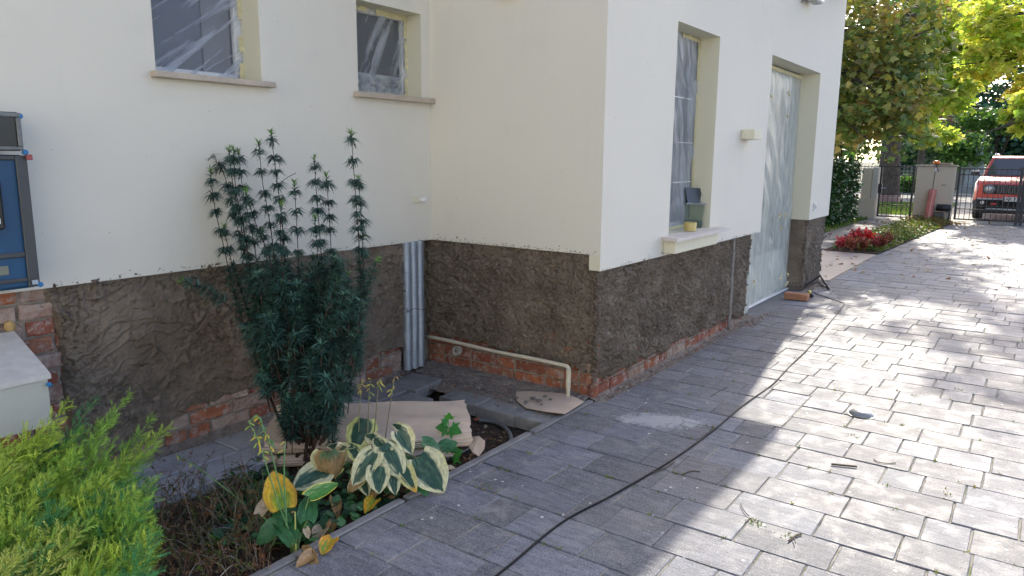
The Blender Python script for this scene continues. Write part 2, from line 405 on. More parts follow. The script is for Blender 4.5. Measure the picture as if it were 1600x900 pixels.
M_film2 = m_film('film_tall', (2.6, 1.0, 0.35), (0.40, 0.62), 0.50, (0.60, 0.63, 0.65), 0.90, rot=0.25, blot=0.5)
M_film3 = m_film('film_door', (2.4, 1.0, 0.28), (0.40, 0.66), 0.62, (0.74, 0.76, 0.68), 0.92, rot=0.08, det=4, blot=0.25)
M_tape = simple('yellow_tape', (0.66, 0.60, 0.36), 0.7, var=0.3, scale=40)
M_roof = simple('roof_tile', (0.16, 0.10, 0.08), 0.8, var=0.3, scale=8)
M_steel = simple('galvanised_steel', (0.42, 0.47, 0.52), 0.42, 0.55, var=0.3, scale=60, bump=0.2)
M_creamplastic = simple('cream_plastic', (0.62, 0.56, 0.42), 0.45, var=0.2, scale=30)
M_cable = simple('rubber_cable', (0.006, 0.006, 0.008), 0.6, var=0.1, spec=0.2)
M_blackplastic = simple('black_plastic', (0.018, 0.018, 0.022), 0.4, var=0.3, scale=30)
M_greyplastic = simple('grey_plastic', (0.15, 0.15, 0.15), 0.5, var=0.3, scale=40)
M_blue = simple('blue_plastic', (0.010, 0.065, 0.15), 0.4, var=0.3, scale=6)
M_smoked = simple('smoked_plastic', (0.03, 0.032, 0.03), 0.18, var=0.4, scale=9)
M_greybox = simple('grey_box_paint', (0.44, 0.45, 0.40), 0.5, var=0.12, scale=9)
M_bluecap = simple('blue_cap', (0.02, 0.16, 0.36), 0.4)
M_paper = simple('white_paper', (0.7, 0.7, 0.68), 0.7)
M_orange = simple('orange_label', (0.75, 0.36, 0.10), 0.6)
M_card = simple('cardboard', (0.60, 0.47, 0.365), 0.85, var=0.18, scale=9, bump=0.25, bdist=0.003)
M_iron = simple('painted_iron', (0.035, 0.037, 0.04), 0.45, var=0.3, scale=30)
M_darkmetal = simple('dark_steel', (0.09, 0.095, 0.10), 0.35, 0.6)
M_pillar = m_wall('pillar_render', (0.60, 0.50, 0.385)); M_tan = None
M_leaf = foliage('leaf'); M_leafthick = foliage('leaf_thick', 0.38, 0.12, 0.5)
M_leafyellow = foliage('leaf_sunlit_thin', 0.5, 0.66, 0.25, tcol=(1.5, 1.55, 0.75))
M_needle = foliage('needle', 0.42, 0.10, 0.5); M_scale = foliage('scale_foliage', 0.6, 0.25, 0.25, tcol=(1.15, 1.2, 0.6))
M_dry = foliage('dry_plant', 0.8, 0.25, 0.15, tcol=(1.1, 1.0, 0.8))
M_bark = m_bark('bark', (0.05, 0.042, 0.035), (0.17, 0.14, 0.12)); M_stem = simple('stem', (1, 1, 1), 0.6, attr=True)
M_attr = simple('painted', (1, 1, 1), 0.6, attr=True, bump=0.2); M_wood = simple('twig_wood', (0.10, 0.075, 0.055), 0.85, var=0.4, scale=80, bump=0.4)
M_brown = m_bark('shrub_bark', (0.045, 0.03, 0.025), (0.12, 0.08, 0.06))
# ================================================================== SETTING
def slab(name, a, b, mat, kind='structure', bev=0.0, label=None):
    m = MB(); m.box(a, b, bev=bev); o = m.build(name, mat); set_tag(o, label=label, kind=kind); return o
M_ground = m_grassy('rough_ground', (0.07, 0.085, 0.03), (0.11, 0.10, 0.06), (0.05, 0.07, 0.02))
M_lawn = m_grassy('lawn_turf', (0.06, 0.11, 0.02), (0.10, 0.15, 0.03), (0.12, 0.10, 0.06))
M_asph = simple('street_asphalt', (0.17, 0.165, 0.155), 0.85, var=0.3, scale=12, bump=0.3)
M_walk = simple('footway_concrete', (0.33, 0.315, 0.29), 0.85, var=0.3, scale=6, bump=0.3)
slab('ground', (-60, -400, -0.5), (700, 400, -0.15), M_ground)
slab('driveway_base', (-4, -12, -0.149), (21.35, 2.075, -0.0055), M_joint)
slab('driveway_edge', (-4, 2.0755, -0.149), (3.93, 2.126, -0.006), M_joint)
slab('street', (30.5, -60, -0.149), (38.5, 60, -0.05), M_asph)
slab('footway', (21.36, -60, -0.149), (23.0, 60, -0.004), M_walk)
slab('crossover', (23.01, -4.5, -0.149), (30.49, 2.3, -0.006), M_walk)
slab('verge', (23.01, 2.32, -0.149), (30.2, 40, 0.0), M_lawn)
slab('verge_strip', (38.6, -60, -0.149), (45, 60, 0.0), M_walk)
slab('lawn', (12.96, 3.58, -0.149), (20.99, 16, -0.005), M_lawn)
slab('lawn_back', (9.75, 6.0, -0.149), (12.95, 16, -0.004), M_lawn)

# wall added unseen behind the camera to bounce sunlight onto the shaded walls
m = MB(); m.box((-6.5, -16, -0.149), (-6.2, 9, 6.0)); m.box((-6.7, -16.2, 6.001), (-6.0, 9.2, 6.15)); set_tag(m.build('bounce_wall', simple('bounce_wall_render', (0.60, 0.61, 0.58), 0.9)), kind='structure')
slab('drive_apron', (-6.19, -12, -0.149), (-4.01, 3.0, -0.012), M_walk)
# terrace of tan tiles
t = NT('tan_tiles'); v = t.coord('Object'); br = t.n('TexBrick'); br.offset = 0.5
br.inputs['Scale'].default_value = 1.0; br.inputs['Mortar Size'].default_value = 0.004; br.inputs['Brick Width'].default_value = 0.6; br.inputs['Row Height'].default_value = 0.4
br.inputs['Color1'].default_value = (0.40, 0.33, 0.28, 1); br.inputs['Color2'].default_value = (0.45, 0.37, 0.31, 1); br.inputs['Mortar'].default_value = (0.22, 0.19, 0.16, 1)
t.l(v, br.inputs['Vector']); t.col(t.mix(t.ramp(t.noise(v, 5, 5), [(0.45, 0.0), (0.7, 0.35)]), br.outputs[0], (0.30, 0.26, 0.23))); t.set(Roughness=0.6); M_tan = t.m
slab('terrace', (9.74, 2.06, -0.149), (12.95, 5.98, 0.004), M_tan)

# pavers: every block has its own bevelled, slightly worn outline
def paver_blocks(x_from, x_to, seed=3):
    r = random.Random(seed); V = []; F = []; C = []; n = 0
    k0 = int(math.floor((x_from-2.476)/0.2325)); k1 = int(math.ceil((x_to-2.476)/0.2325))
    for k in range(k0, k1):
        xa = 2.476+0.2325*k; xb = xa+0.2325; g = 0.0014
        y = 2.12 if xb < 3.95 else (2.07 if xa < 9.6 else 2.035)
        if xa > 13: y = 2.035-(xa-13)*0.045
        y -= 0.0
        first = True
        near = xa < 8
        while y > -3.4:
            L = r.choice([0.17, 0.24, 0.30, 0.36, 0.42])
            if first: L *= r.uniform(0.45, 1.0); first = False
            gy = r.uniform(0.0012, 0.0034)
            x0, x1, y1, y0 = xa+g, xb-g, y-gy, y-L+gy
            nn = 5 if near else 1
            def ring(ins, z, jit):
                P = []
                a, b, c, d = x0+ins, x1-ins, y0+ins, y1-ins
                for i in range(nn): P.append((a+(b-a)*i/nn, c))
                for i in range(nn): P.append((b, c+(d-c)*i/nn))
                for i in range(nn): P.append((b-(b-a)*i/nn, d))
                for i in range(nn): P.append((a, d-(d-c)*i/nn))
                return [(p[0]+r.uniform(-jit, jit), p[1]+r.uniform(-jit, jit), z) for p in P]
            j = 0.0017 if near else 0.0
            tz = r.uniform(-0.0024, 0.0018); sx = r.uniform(-0.008, 0.008); sy = r.uniform(-0.006, 0.006)
            A = ring(0, -0.03, 0); B = ring(0.0004, -0.0040, j); D = ring(0.0038, 0.0, j)
            cx, cy = (x0+x1)/2, (y0+y1)/2
            D = [(p[0], p[1], p[2]+tz+(p[0]-cx)*sx+(p[1]-cy)*sy) for p in D]
            B = [(p[0], p[1], p[2]+tz) for p in B]
            m = 4*nn
            V += A+B+D; col = r.uniform(0.70, 1.28); w = r.uniform(-0.045, 0.035)
            C += [(col*(1+w), col, col*(1-w))]*(3*m)
            for i in range(m):
                j2 = (i+1) % m
                F.append((n+i, n+j2, n+m+j2, n+m+i)); F.append((n+m+i, n+m+j2, n+2*m+j2, n+2*m+i))
            F.append(tuple(n+2*m+i for i in range(m)))
            n += 3*m; y -= L
    return V, F, C
V, F, C = paver_blocks(0.2, 21.3)
o = make('driveway', V, F, M_paver, col=C); set_tag(o, kind='structure')

# kerb strip between bed and drive
m = MB(); x = 0.2
while x < 3.80:
    m.box((x+0.003, 2.129, -0.12), (min(x+0.98, 3.86), 2.172, 0.006), bev=0.006); x += 1.0
o = m.build('kerb', M_kerb); set_tag(o, kind='structure')
# rubble strip along the house wall and rubble patch in the corner
def rough_sheet(name, x0, x1, y0, y1, fz, mat, res=0.02, skirt=0.1):
    nx = max(2, int((x1-x0)/res)); ny = max(2, int((y1-y0)/res))
    X, Y = np.meshgrid(np.linspace(x0, x1, nx), np.linspace(y0, y1, ny), indexing='ij')
    Z = fz(X, Y); V = np.stack([X, Y, Z], 2).reshape(-1, 3)
    i, j = np.meshgrid(np.arange(nx-1), np.arange(ny-1), indexing='ij'); a = (i*ny+j).ravel()
    F = np.stack([a, a+ny, a+ny+1, a+1], 1); o = make(name, V, F, mat, smooth=True); return o
def bedz(X, Y):
    z = -0.055+0.012*fbm(X*9, Y*9, 5)+0.006*vnoise(X*40, Y*40, 9)
    z += 0.03*sstep(2.0, 1.2, X)
    z -= 0.022*sstep(2.72, 2.85, X)
    return z
set_tag(rough_sheet('bed_soil', -1.0, 3.62, 2.168, 3.60, bedz, M_soil), kind='structure')
set_tag(rough_sheet('rubble', 3.46, 3.97, 2.172, 3.58, lambda X, Y: -0.016+0.010*fbm(X*14, Y*14, 21)+0.012*np.clip(vnoise(X*60, Y*60, 4)-0.25, 0, 1)+0.03*sstep(3.70, 3.90, X), M_rubble, 0.009), kind='structure')
set_tag(rough_sheet('rubble_edge', 3.88, 7.0, 2.078, 2.24, lambda X, Y: -0.010+0.008*fbm(X*12, Y*12, 31)+0.010*np.clip(vnoise(X*55, Y*55, 8)-0.2, 0, 1)+0.02*sstep(2.10, 2.2, Y), M_rubble, 0.009), kind='structure')
set_tag(rough_sheet('rubble_sweepings', 8.76, 9.8, 2.0721, 2.24, lambda X, Y: -0.006+0.010*fbm(X*12, Y*12, 33)+0.010*np.clip(vnoise(X*55, Y*55, 18)-0.2, 0, 1), M_rubble, 0.012), kind='structure')
set_tag(rough_sheet('dirt_strip', -1.0, 3.62, 3.42, 3.60, lambda X, Y: -0.02+0.010*fbm(X*14, Y*14, 22)+0.012*np.clip(vnoise(X*50, Y*50, 4)-0.2, 0, 1)+0.03*sstep(3.46, 3.54, Y), M_rubble, 0.012), kind='structure')
slab('door_apron', (6.9, 2.072, -0.149), (8.78, 2.42, -0.006), M_kerb)

# stone slabs of the narrow path under the left wall, and of the strip beside the pit
def slabs(list_, seed, thick=0.06):
    r = random.Random(seed); m = MB()
    for (x0, x1, y0, y1, dz, rot) in list_:
        c = (x0+x1)/2, (y0+y1)/2; n = 6
        P = []
        for i in range(n): P.append((x0+(x1-x0)*i/n, y0))
        for i in range(n): P.append((x1, y0+(y1-y0)*i/n))
        for i in range(n): P.append((x1-(x1-x0)*i/n, y1))
        for i in range(n): P.append((x0, y1-(y1-y0)*i/n))
        P = [(c[0]+(p[0]-c[0])*math.cos(rot)-(p[1]-c[1])*math.sin(rot)+r.uniform(-.004, .004), c[1]+(p[0]-c[0])*math.sin(rot)+(p[1]-c[1])*math.cos(rot)+r.uniform(-.004, .004)) for p in P]
        sx, sy = r.uniform(-.01, .01), r.uniform(-.01, .01)
        V = [(p[0], p[1], dz-thick) for p in P]+[(p[0], p[1], dz-0.005+(p[0]-c[0])*sx+(p[1]-c[1])*sy) for p in P]
        V += [(c[0]+(p[0]-c[0])*0.97, c[1]+(p[1]-c[1])*0.97, dz+(p[0]-c[0])*sx+(p[1]-c[1])*sy) for p in P]
        m_ = len(P); F = []
        for i in range(m_):
            j = (i+1) % m_; F += [(i, j, m_+j, m_+i), (m_+i, m_+j, 2*m_+j, 2*m_+i)]
        F.append(tuple(2*m_+i for i in range(m_))); m.add(V, F)
    return m
L = []
x = 0.2; r_ = random.Random(5)
while x < 2.65:
    w = r_.choice([0.30, 0.40, 0.46]); L.append((x+.004, x+w-.004, 2.99, 3.20, 0.0, r_.uniform(-.012, .012))); x += w
x = 0.05
while x < 3.0:
    w = r_.choice([0.30, 0.40, 0.46]); L.append((x+.004, x+w-.004, 3.208, 3.43, 0.002, r_.uniform(-.012, .012))); x += w
o = slabs(L, 3, 0.075).build('path_slabs', M_slab); set_tag(o, kind='structure')
L = [(2.70, 2.98, 2.99, 3.20, 0.004, 0.05), (3.00, 3.30, 2.97, 3.17, 0.0, -0.06), (3.31, 3.60, 3.15, 3.40, 0.012, 0.10), (3.02, 3.30, 3.19, 3.43, 0.008, 0.04), (3.345, 3.51, 2.665, 2.955, 0.004, 0.0), (3.345, 3.512, 2.372, 2.660, 0.0, 0.0), (3.347, 3.512, 2.177, 2.368, 0.002, 0.0)]
o = slabs(L, 8, 0.07).build('corner_slabs', M_slab2); set_tag(o, kind='structure')

# garden path, planted bed by the gate
M_path = simple('path_paving', (0.17, 0.165, 0.165), 0.8, var=0.35, scale=14, bump=0.4)
slab('garden_path', (12.96, 2.30, -0.149), (21.35, 3.57, -0.003), M_path)
def wedge(name, pts, z0, z1, mat):
    n = len(pts); V = [(p[0], p[1], z0) for p in pts]+[(p[0], p[1], z1) for p in pts]
    F = [tuple(range(n))[::-1], tuple(range(n, 2*n))]+[(k, (k+1) % n, (k+1) % n+n, k+n) for k in range(n)]
    o = make(name, V, F, mat); set_tag(o, kind='structure'); fixn(o); return o
wedge('flower_bed', [(12.955, 2.05), (16.9, 1.86), (20.98, 1.66), (20.98, 2.62), (17, 2.70), (12.955, 2.86)], -0.14, 0.02, M_soil)

# ================================================================== HOUSE
XB, YA, YC = 3.87, 3.48, 2.12
ZB, ZC = 0.917, 0.822
house = thing('house', (6.0, 5.0, 0.0), 'cream rendered house with its base stripped for replastering and windows sheeted in plastic', 'house')

def panel(name, ax, c, s0, s1, z0, z1, holes, mat, out=-1, lip=0.07):
    """flat wall sheet with rectangular openings and an underside lip"""
    S = sorted({s0, s1, *[h[0] for h in holes], *[h[1] for h in holes]}); Z = sorted({z0, z1, *[min(max(q, z0), z1) for h in holes for q in h[2:4]]})
    m = MB()
    def P(s, z, d=0.0): return (s, c-out*d, z) if ax == 'y' else (c-out*d, s, z)
    for a, b in zip(S[:-1], S[1:]):
        for p, q in zip(Z[:-1], Z[1:]):
            mid = ((a+b)/2, (p+q)/2)
            if any(h[0] < mid[0] < h[1] and h[2] < mid[1] < h[3] for h in holes): continue
            m.add([P(a, p), P(b, p), P(b, q), P(a, q)], [(0, 1, 2, 3)])
            if p == z0: m.add([P(a, p), P(b, p), P(b, p, lip), P(a, p, lip)], [(0, 1, 2, 3)])
    V = np.concatenate(m.V); C = np.concatenate(m.C); return make(name, V, m.F, mat, house, C)
def reveal(ax, c, h, dep, mat=M_reveal, bottom=True):
    a, b, z0, z1 = h; m = MB()
    def P(s, z, d): return (s, c+d, z) if ax == 'y' else (c+d, s, z)
    qs = [[P(a, z0, 0), P(a, z1, 0), P(a, z1, dep), P(a, z0, dep)], [P(b, z0, 0), P(b, z1, 0), P(b, z1, dep), P(b, z0, dep)], [P(a, z1, 0), P(b, z1, 0), P(b, z1, dep), P(a, z1, dep)]]
    if bottom: qs.append([P(a, z0, 0), P(b, z0, 0), P(b, z0, dep), P(a, z0, dep)])
    for q in qs: m.add(q, [(0, 1, 2, 3)])
    make('window_reveal', np.concatenate(m.V), m.F, mat, house)
H1 = (1.935, 2.522, 1.885, 2.95); H2 = (3.215, 3.785, 1.885, 2.427)
HC = (4.86, 5.655, 0.960, 2.415); HD = (6.985, 8.755, ZC, 2.435)
panel('rendered_wall', 'y', YA, -3.0, XB, ZB, 3.5, [H1, H2], M_wall)
panel('rendered_wall', 'x', XB, YC, YA, ZB, 3.5, [], M_wall)
panel('rendered_wall', 'y', YC, XB, 9.70, ZC, 3.5, [HC, HD], M_wall)
m = MB(); m.add([(XB, YC, ZC), (XB, YC+.075, ZC), (XB, YC+.075, ZB), (XB, YC, ZB)], [(0, 1, 2, 3)])
m.box((XB+.002, YC+.05, ZC+.012), (XB+.03, YC+.078, ZB-.004)); m.build('wall_foam_edge', M_boxc, house)
m = MB()
m.add([(9.70, YC, ZC), (9.70, 10, ZC), (9.70, 10, 3.5), (9.70, YC, 3.5)], [(0, 1, 2, 3)])
m.add([(-3, YA, 0), (-3, 10, 0), (-3, 10, 3.5), (-3, YA, 3.5)], [(0, 1, 2, 3)]); m.add([(-3, 10, 0), (9.70, 10, 0), (9.70, 10, 3.5), (-3, 10, 3.5)], [(0, 1, 2, 3)])
m.add([(9.695, YC+.1, -.1), (9.695, 10, -.1), (9.695, 10, ZC), (9.695, YC+.1, ZC)], [(0, 1, 2, 3)])
make('rendered_wall', np.concatenate(m.V), m.F, M_wall, house)
reveal('y', YA, H1, 0.168); reveal('y', YA, H2, 0.150); reveal('y', YC, HC, 0.185); reveal('y', YC, (HD[0], HD[1], HD[2], HD[3]), 0.215, bottom=False)
# roof: eaves slab with pitched top
m = MB()
m.box((3.55, 1.85, 3.50), (9.66, 10.35, 3.60)); m.box((-3.35, 3.18, 3.50), (3.548, 10.35, 3.60))
m.add([(3.55, 1.85, 3.601), (9.66, 1.85, 3.601), (9.66, 6.1, 5.6), (3.55, 6.1, 5.6), (3.55, 10.35, 3.601), (9.66, 10.35, 3.601)], [(0, 1, 2, 3), (3, 2, 5, 4), (1, 5, 2), (0, 3, 4)])
m.add([(-3.35, 3.18, 3.601), (3.548, 3.18, 3.601), (3.548, 6.76, 5.2), (-3.35, 6.76, 5.2), (-3.35, 10.35, 3.601), (3.548, 10.35, 3.601)], [(0, 1, 2, 3), (3, 2, 5, 4), (1, 5, 2), (0, 3, 4)])
m.build('roof', M_roof, house)

# ---- windows
def film_sheet(s0, s1, z0, z1, y, nu, nv, amp, seed, mat, parent, edge=0.03, sx=6, sz=3, name='plastic_film'):
    m = MB()
    def fn(u, w):
        s = s0+(s1-s0)*u; z = z0+(z1-z0)*w
        e = np.minimum(np.minimum(s-s0, s1-s), np.minimum(z-z0, z1-z)); k = sstep(0, edge*2, e)
        d = amp*(np.abs(fbm(s*sx+z*sx*0.6, z*sz, seed))*1.6-0.3)*k
        return np.stack([s, y-d, z], 1)
    m.grid(fn, nu, nv); V = np.concatenate(m.V)
    return make(name, V, m.F, mat, parent, smooth=True)
def window(h, yf, seed, fw=0.042, mat_film=M_film1, film_dy=0.012, bars=(), inner=None, amp=0.014, sx=6, sz=3):
    a, b, z0, z1 = h
    m = MB(); y0, y1 = yf, yf+0.05
    m.box((a, y0, z0), (b, y1, z0+fw), bev=.004); m.box((a, y0, z1-fw), (b, y1, z1), bev=.004)
    m.box((a, y0+.001, z0+fw), (a+fw, y1, z1-fw), bev=.004); m.box((b-fw, y0+.001, z0+fw), (b, y1, z1-fw), bev=.004)
    for bz in bars: m.box((a+fw, y0-.018, bz-.003), (b-fw, y0-.014, bz+.003))
    w = m.build('window', M_pvc, house)
    g = MB(); g.box((a+fw*0.9, yf+.028, z0+fw*0.9), (b-fw*0.9, yf+.034, z1-fw*0.9)); g.build('pane', M_glass, w)
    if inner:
        g = MB(); g.box((inner[0], yf+.020, z0+fw), (inner[1], yf+.027, z1-fw)); g.build('room_shade_strip', M_roomshade, w)  # grey strip painting the room's shade seen through the glass
    film_sheet(a+.004, b-.006, z0+.012, z1-.006, yf-film_dy, 60, 60, amp, seed, mat_film, w, sx=sx, sz=sz)
    return w
def tape(parent, a, b, z0, z1, y, seed, bits):
    r = random.Random(seed)
    for (s0, s1, p, q) in bits:
        m = MB(); n = 9; hor = s1-s0 > q-p; P = []; Q = []
        for i in range(n+1):
            t0 = i/n
            if hor: P.append((s0+(s1-s0)*t0, p+r.uniform(-.003, .003))); Q.append((s0+(s1-s0)*t0, q+r.uniform(-.006, .005)))
            else: P.append((s0+r.uniform(-.005, .003), p+(q-p)*t0)); Q.append((s1+r.uniform(-.003, .002), p+(q-p)*t0))
        yy = [y-.001-r.uniform(0, .002) for _ in range(n+1)]
        V = [(c[0], yy[i], c[1]) for i, c in enumerate(P)]+[(c[0], yy[i], c[1]) for i, c in enumerate(Q)]
        m.add(V, [(i, i+1, n+2+i, n+1+i) for i in range(n)]); make('masking_tape', np.array(V), m.F, M_tape, parent)
w1 = window(H1, 3.640, 3, inner=(2.30, 2.46), bars=(), amp=0.016)
tape(w1, *H1, 3.627, 3, [(2.490, 2.521, 1.90, 1.99), (2.494, 2.521, 2.05, 2.13), (2.497, 2.521, 2.22, 2.36), (2.18, 2.26, 1.887, 1.905), (2.42, 2.52, 1.886, 1.902), (2.497, 2.521, 2.5, 2.8)])
w2 = window(H2, 3.622, 5, fw=0.035, mat_film=M_film1b, amp=0.022, sx=9, sz=2)
tape(w2, *H2, 3.607, 5, [(3.757, 3.784, 1.90, 2.02), (3.760, 3.784, 2.08, 2.26), (3.754, 3.784, 2.28, 2.42), (3.22, 3.77, 1.887, 1.905), (3.22, 3.42, 2.398, 2.426), (3.5, 3.78, 2.392, 2.426)])
# billowed film at the bottom of the small window
film_sheet(3.22, 3.72, 1.90, 2.02, 3.60, 60, 24, 0.05, 12, M_film2, w2, edge=.02, sx=22, sz=14, name='crumpled_film')
w3 = window(HC, 2.292, 9, fw=0.05, mat_film=M_film2, bars=(1.32, 1.62, 1.95), amp=0.03, sx=5, sz=2.2)
tape(w3, *HC, 2.275, 9, [(5.615, 5.652, 1.0, 1.5), (5.620, 5.652, 1.6, 2.0), (5.612, 5.652, 2.1, 2.40), (4.9, 5.15, 2.36, 2.405), (5.3, 5.62, 2.38, 2.41), (4.9, 5.6, .963, .985)])
# ---- sills
def part_box(name, a, b, mat, bev=0.003):
    m = MB(); m.box(a, b, bev=bev); return m.build(name, mat, house)
part_box('window_sill', (1.905, 3.425, 1.856, ), (2.575, 3.640, 1.8845), M_sillstone)
part_box('window_sill', (3.172, 3.425, 1.852, ), (3.862, 3.622, 1.8845), M_sillstone)
m = MB()
m.prism([(4.86, 2.285), (5.655, 2.285), (5.655, 2.119), (5.83, 2.119), (5.78, 1.992), (4.70, 1.985), (4.745, 2.119), (4.86, 2.119)], 'z', 0.936, 0.959); m.build('window_sill', M_sillc, house)
part_box('sill_box', (4.775, 2.028, 0.842), (5.60, 2.119, 0.9355), M_boxc, .004)

# ---- door behind polythene
m = MB(); a, b = HD[0], HD[1]; yd = 2.335
m.box((a, yd, 0.0), (a+.07, yd+.07, 2.43), bev=.005); m.box((b-.07, yd, 0.0), (b, yd+.07, 2.43), bev=.005); m.box((a+.07, yd, 2.34), (b-.07, yd+.07, 2.43), bev=.005)
m.box((a+.07, yd+.01, 0.02), (a+.16, yd+.06, 2.34), bev=.005); m.box((b-.16, yd+.01, 0.02), (b-.07, yd+.06, 2.34), bev=.005); m.box((a+.16, yd+.01, 0.02), (b-.16, yd+.06, 0.5), bev=.005); m.box((7.80, yd+.01, .5), (7.92, yd+.06, 2.34), bev=.005); m.box((a+.16, yd+.01, 2.24), (b-.16, yd+.06, 2.34), bev=.005)
door = m.build('door', M_pvc, house)
g = MB(); g.box((a+.15, yd+.03, .49), (b-.15, yd+.04, 2.25)); g.build('pane', simple('door_glass', (0.20, 0.24, 0.26), 0.15, var=0.3, scale=2), door)
g = MB(); g.box((a-.02, 2.285, 0.0), (b-.002, 2.333, 0.022), bev=.004); g.build('threshold', M_pvc, door)
film_sheet(a+.004, b-.004, 0.024, 2.385, 2.318, 110, 120, 0.045, 41, M_film3, door, edge=.02, sx=3.6, sz=0.9)
film_sheet(6.74, a+.003, 0.035, ZC-.004, 2.185, 30, 60, 0.018, 47, M_film3, door, edge=.01, sx=10, sz=3, name='film_flap')
tape(door, *HD, 2.31, 19, [(a+.01, a+.5, 2.385, 2.42), (a+.55, b-.02, 2.38, 2.415)])
r_ = random.Random(9)
for i in range(12):
    s = r_.choice([r_.uniform(7.1, 7.5), r_.uniform(7.9, 8.6)]); z = r_.choice([r_.uniform(0.05, .35), r_.uniform(.7, .95), r_.uniform(1.9, 2.3)]); m = MB()
    m.tube([(s+r_.uniform(-.05, .05), 2.252+r_.uniform(-.004, .004), z+r_.uniform(-.035, .035)) for _ in range(4)], [.004, .012, .010, .003], 5); m.build('masking_tape', M_tape, door)

# ---- old brick footing and rough plaster
def fA(s, z, d): return np.stack([s, 3.520-d, z], -1)
def fB(s, z, d): return np.stack([3.905-d, s, z], -1)
def fC(s, z, d): return np.stack([s, 2.157-d, z], -1)
def footing(fmap, s0, s1, z0, z1, seed, pal, dface=-0.010, jit=0.006):
    r = random.Random(seed); m = MB(); mm = MB()
    z = z0; row = 0
    while z < z1-0.01:
        h = 0.067; s = s0-(0.12 if row % 2 else 0)
        while s < s1:
            L = r.choice([0.24, 0.24, 0.12, 0.245]); a, b = max(s, s0), min(s+L, s1)
            if b-a > 0.02:
                d = dface+r.uniform(-jit, jit); c = np.array(r.choice(pal))*r.uniform(0.8, 1.2); nb = 5
                P = []; e = 0.006
                for dd, ins in ((-0.05, 0), (d-e, 0), (d, e)):
                    aa, bb, pp, qq = a+ins+.002, b-ins-.002, z+ins, z+h-ins
                    ring = [(aa+(bb-aa)*i/nb, pp) for i in range(nb)]+[(bb, pp+(qq-pp)*i/2) for i in range(2)]+[(bb-(bb-aa)*i/nb, qq) for i in range(nb)]+[(aa, qq-(qq-pp)*i/2) for i in range(2)]
                    P.append([(x_+r.uniform(-.004, .004), z_+r.uniform(-.003, .003), dd+(r.uniform(-.003, .003) if dd != -0.05 else 0)) for x_, z_ in ring])
                n = len(P[0]); A = np.array(sum(P, [])); V = fmap(A[:, 0], A[:, 1], A[:, 2]); F = []
                for k in range(2):
                    for i in range(n): F.append((k*n+i, k*n+(i+1) % n, (k+1)*n+(i+1) % n, (k+1)*n+i))
                F.append(tuple(2*n+i for i in range(n))); m.add(V, F, c)
            s += L+0.010
        z += h+0.011; row += 1
    m.build('brick_footing', M_brick, house)
    nu = max(2, int((s1-s0)/.02)); nv = max(2, int((z1-z0)/.02))
    mm.grid(lambda u, w: fmap(s0+(s1-s0)*u, z0-.05+(z1-z0+.05)*w, dface-.012+.004*fbm((s0+(s1-s0)*u)*20, w*20, seed)), nu, nv)
    make('mortar_bed', np.concatenate(mm.V), mm.F, M_mortar, house, smooth=True)
RED = [(0.30, 0.105, 0.06), (0.36, 0.13, 0.065), (0.26, 0.09, 0.06), (0.33, 0.15, 0.09)]
PALE = RED+[(0.42, 0.33, 0.27), (0.40, 0.30, 0.24)]
footing(fA, -1.0, 1.62, 0.0, 0.93, 3, PALE); footing(fA, 1.62, 3.60, 0.0, 0.30, 4, PALE+[(0.42, 0.33, 0.27)])
footing(fB, 2.15, 3.56, 0.0, 0.33, 5, RED); footing(fC, 3.90, 6.74, 0.0, 0.24, 6, RED+[(0.30, 0.24, 0.18)])

def plaster(fmap, s0, s1, z0, z1, res, mask, relief, mat, name='plinth_plaster'):
    ns = int((s1-s0)/res); nz = int((z1-z0)/res)
    S, Z = np.meshgrid(np.linspace(s0, s1, ns), np.linspace(z0, z1, nz), indexing='ij')
    k = mask(S, Z); d = relief(S, Z)*k - 0.035*(1-k)
    V = fmap(S.ravel(), Z.ravel(), d.ravel())
    i, j = np.meshgrid(np.arange(ns-1), np.arange(nz-1), indexing='ij'); a = (i*nz+j).ravel()
    F = np.stack([a, a+nz, a+nz+1, a+1], 1); kk = k.ravel(); F = F[(kk[F].max(1) > 0.02)]
    sh = np.clip(0.92+0.16*fbm(S*3, Z*3, 77)+0.05*vnoise(S*40, Z*40, 3), 0.6, 1.3).ravel()
    used = np.unique(F); rem = -np.ones(len(V), int); rem[used] = np.arange(len(used))
    return make(name, V[used], rem[F], mat, house, col=np.stack([sh[used]]*3, 1), smooth=True)
def clods(S, Z, f, seed, thr=0.12, hgt=0.006, ax=1.0, az=1.0):
    n = vnoise(S*f*ax+0.9*vnoise(S*f*.7, Z*f*.7, seed+5), Z*f*az+0.9*vnoise(S*f*.6, Z*f*.8, seed+6), seed)
    return hgt*sstep(thr, thr+0.16, n)
def ridges(S, Z, f, seed, hgt, ax=1.0, az=1.0):
    n = fbm(S*f*ax, Z*f*az, seed, 3); return hgt*np.clip(1-np.abs(n)*7, 0, 1)**1.3
def flakes(S, Z, f, seed, hgt, crack, ax=1.0, az=1.0):
    """ragged scales: every flake has its own level and tilt, with a dark crack round it"""
    wx = .45*vnoise(S*f*1.3, Z*f*1.3, seed+1)+.2*vnoise(S*f*3.1, Z*f*3.1, seed+3); wy = .45*vnoise(S*f*1.2+5, Z*f*1.2, seed+2)+.2*vnoise(S*f*3.3, Z*f*2.9, seed+4)
    f1, f2, rv, ox, oy = worley(S*f*ax+wx, Z*f*az+wy, seed)
    return hgt*(rv-.4)+hgt*1.3*(oy*np.cos(rv*40)+ox*np.sin(rv*40))-crack*sstep(.13, .0, f2-f1)
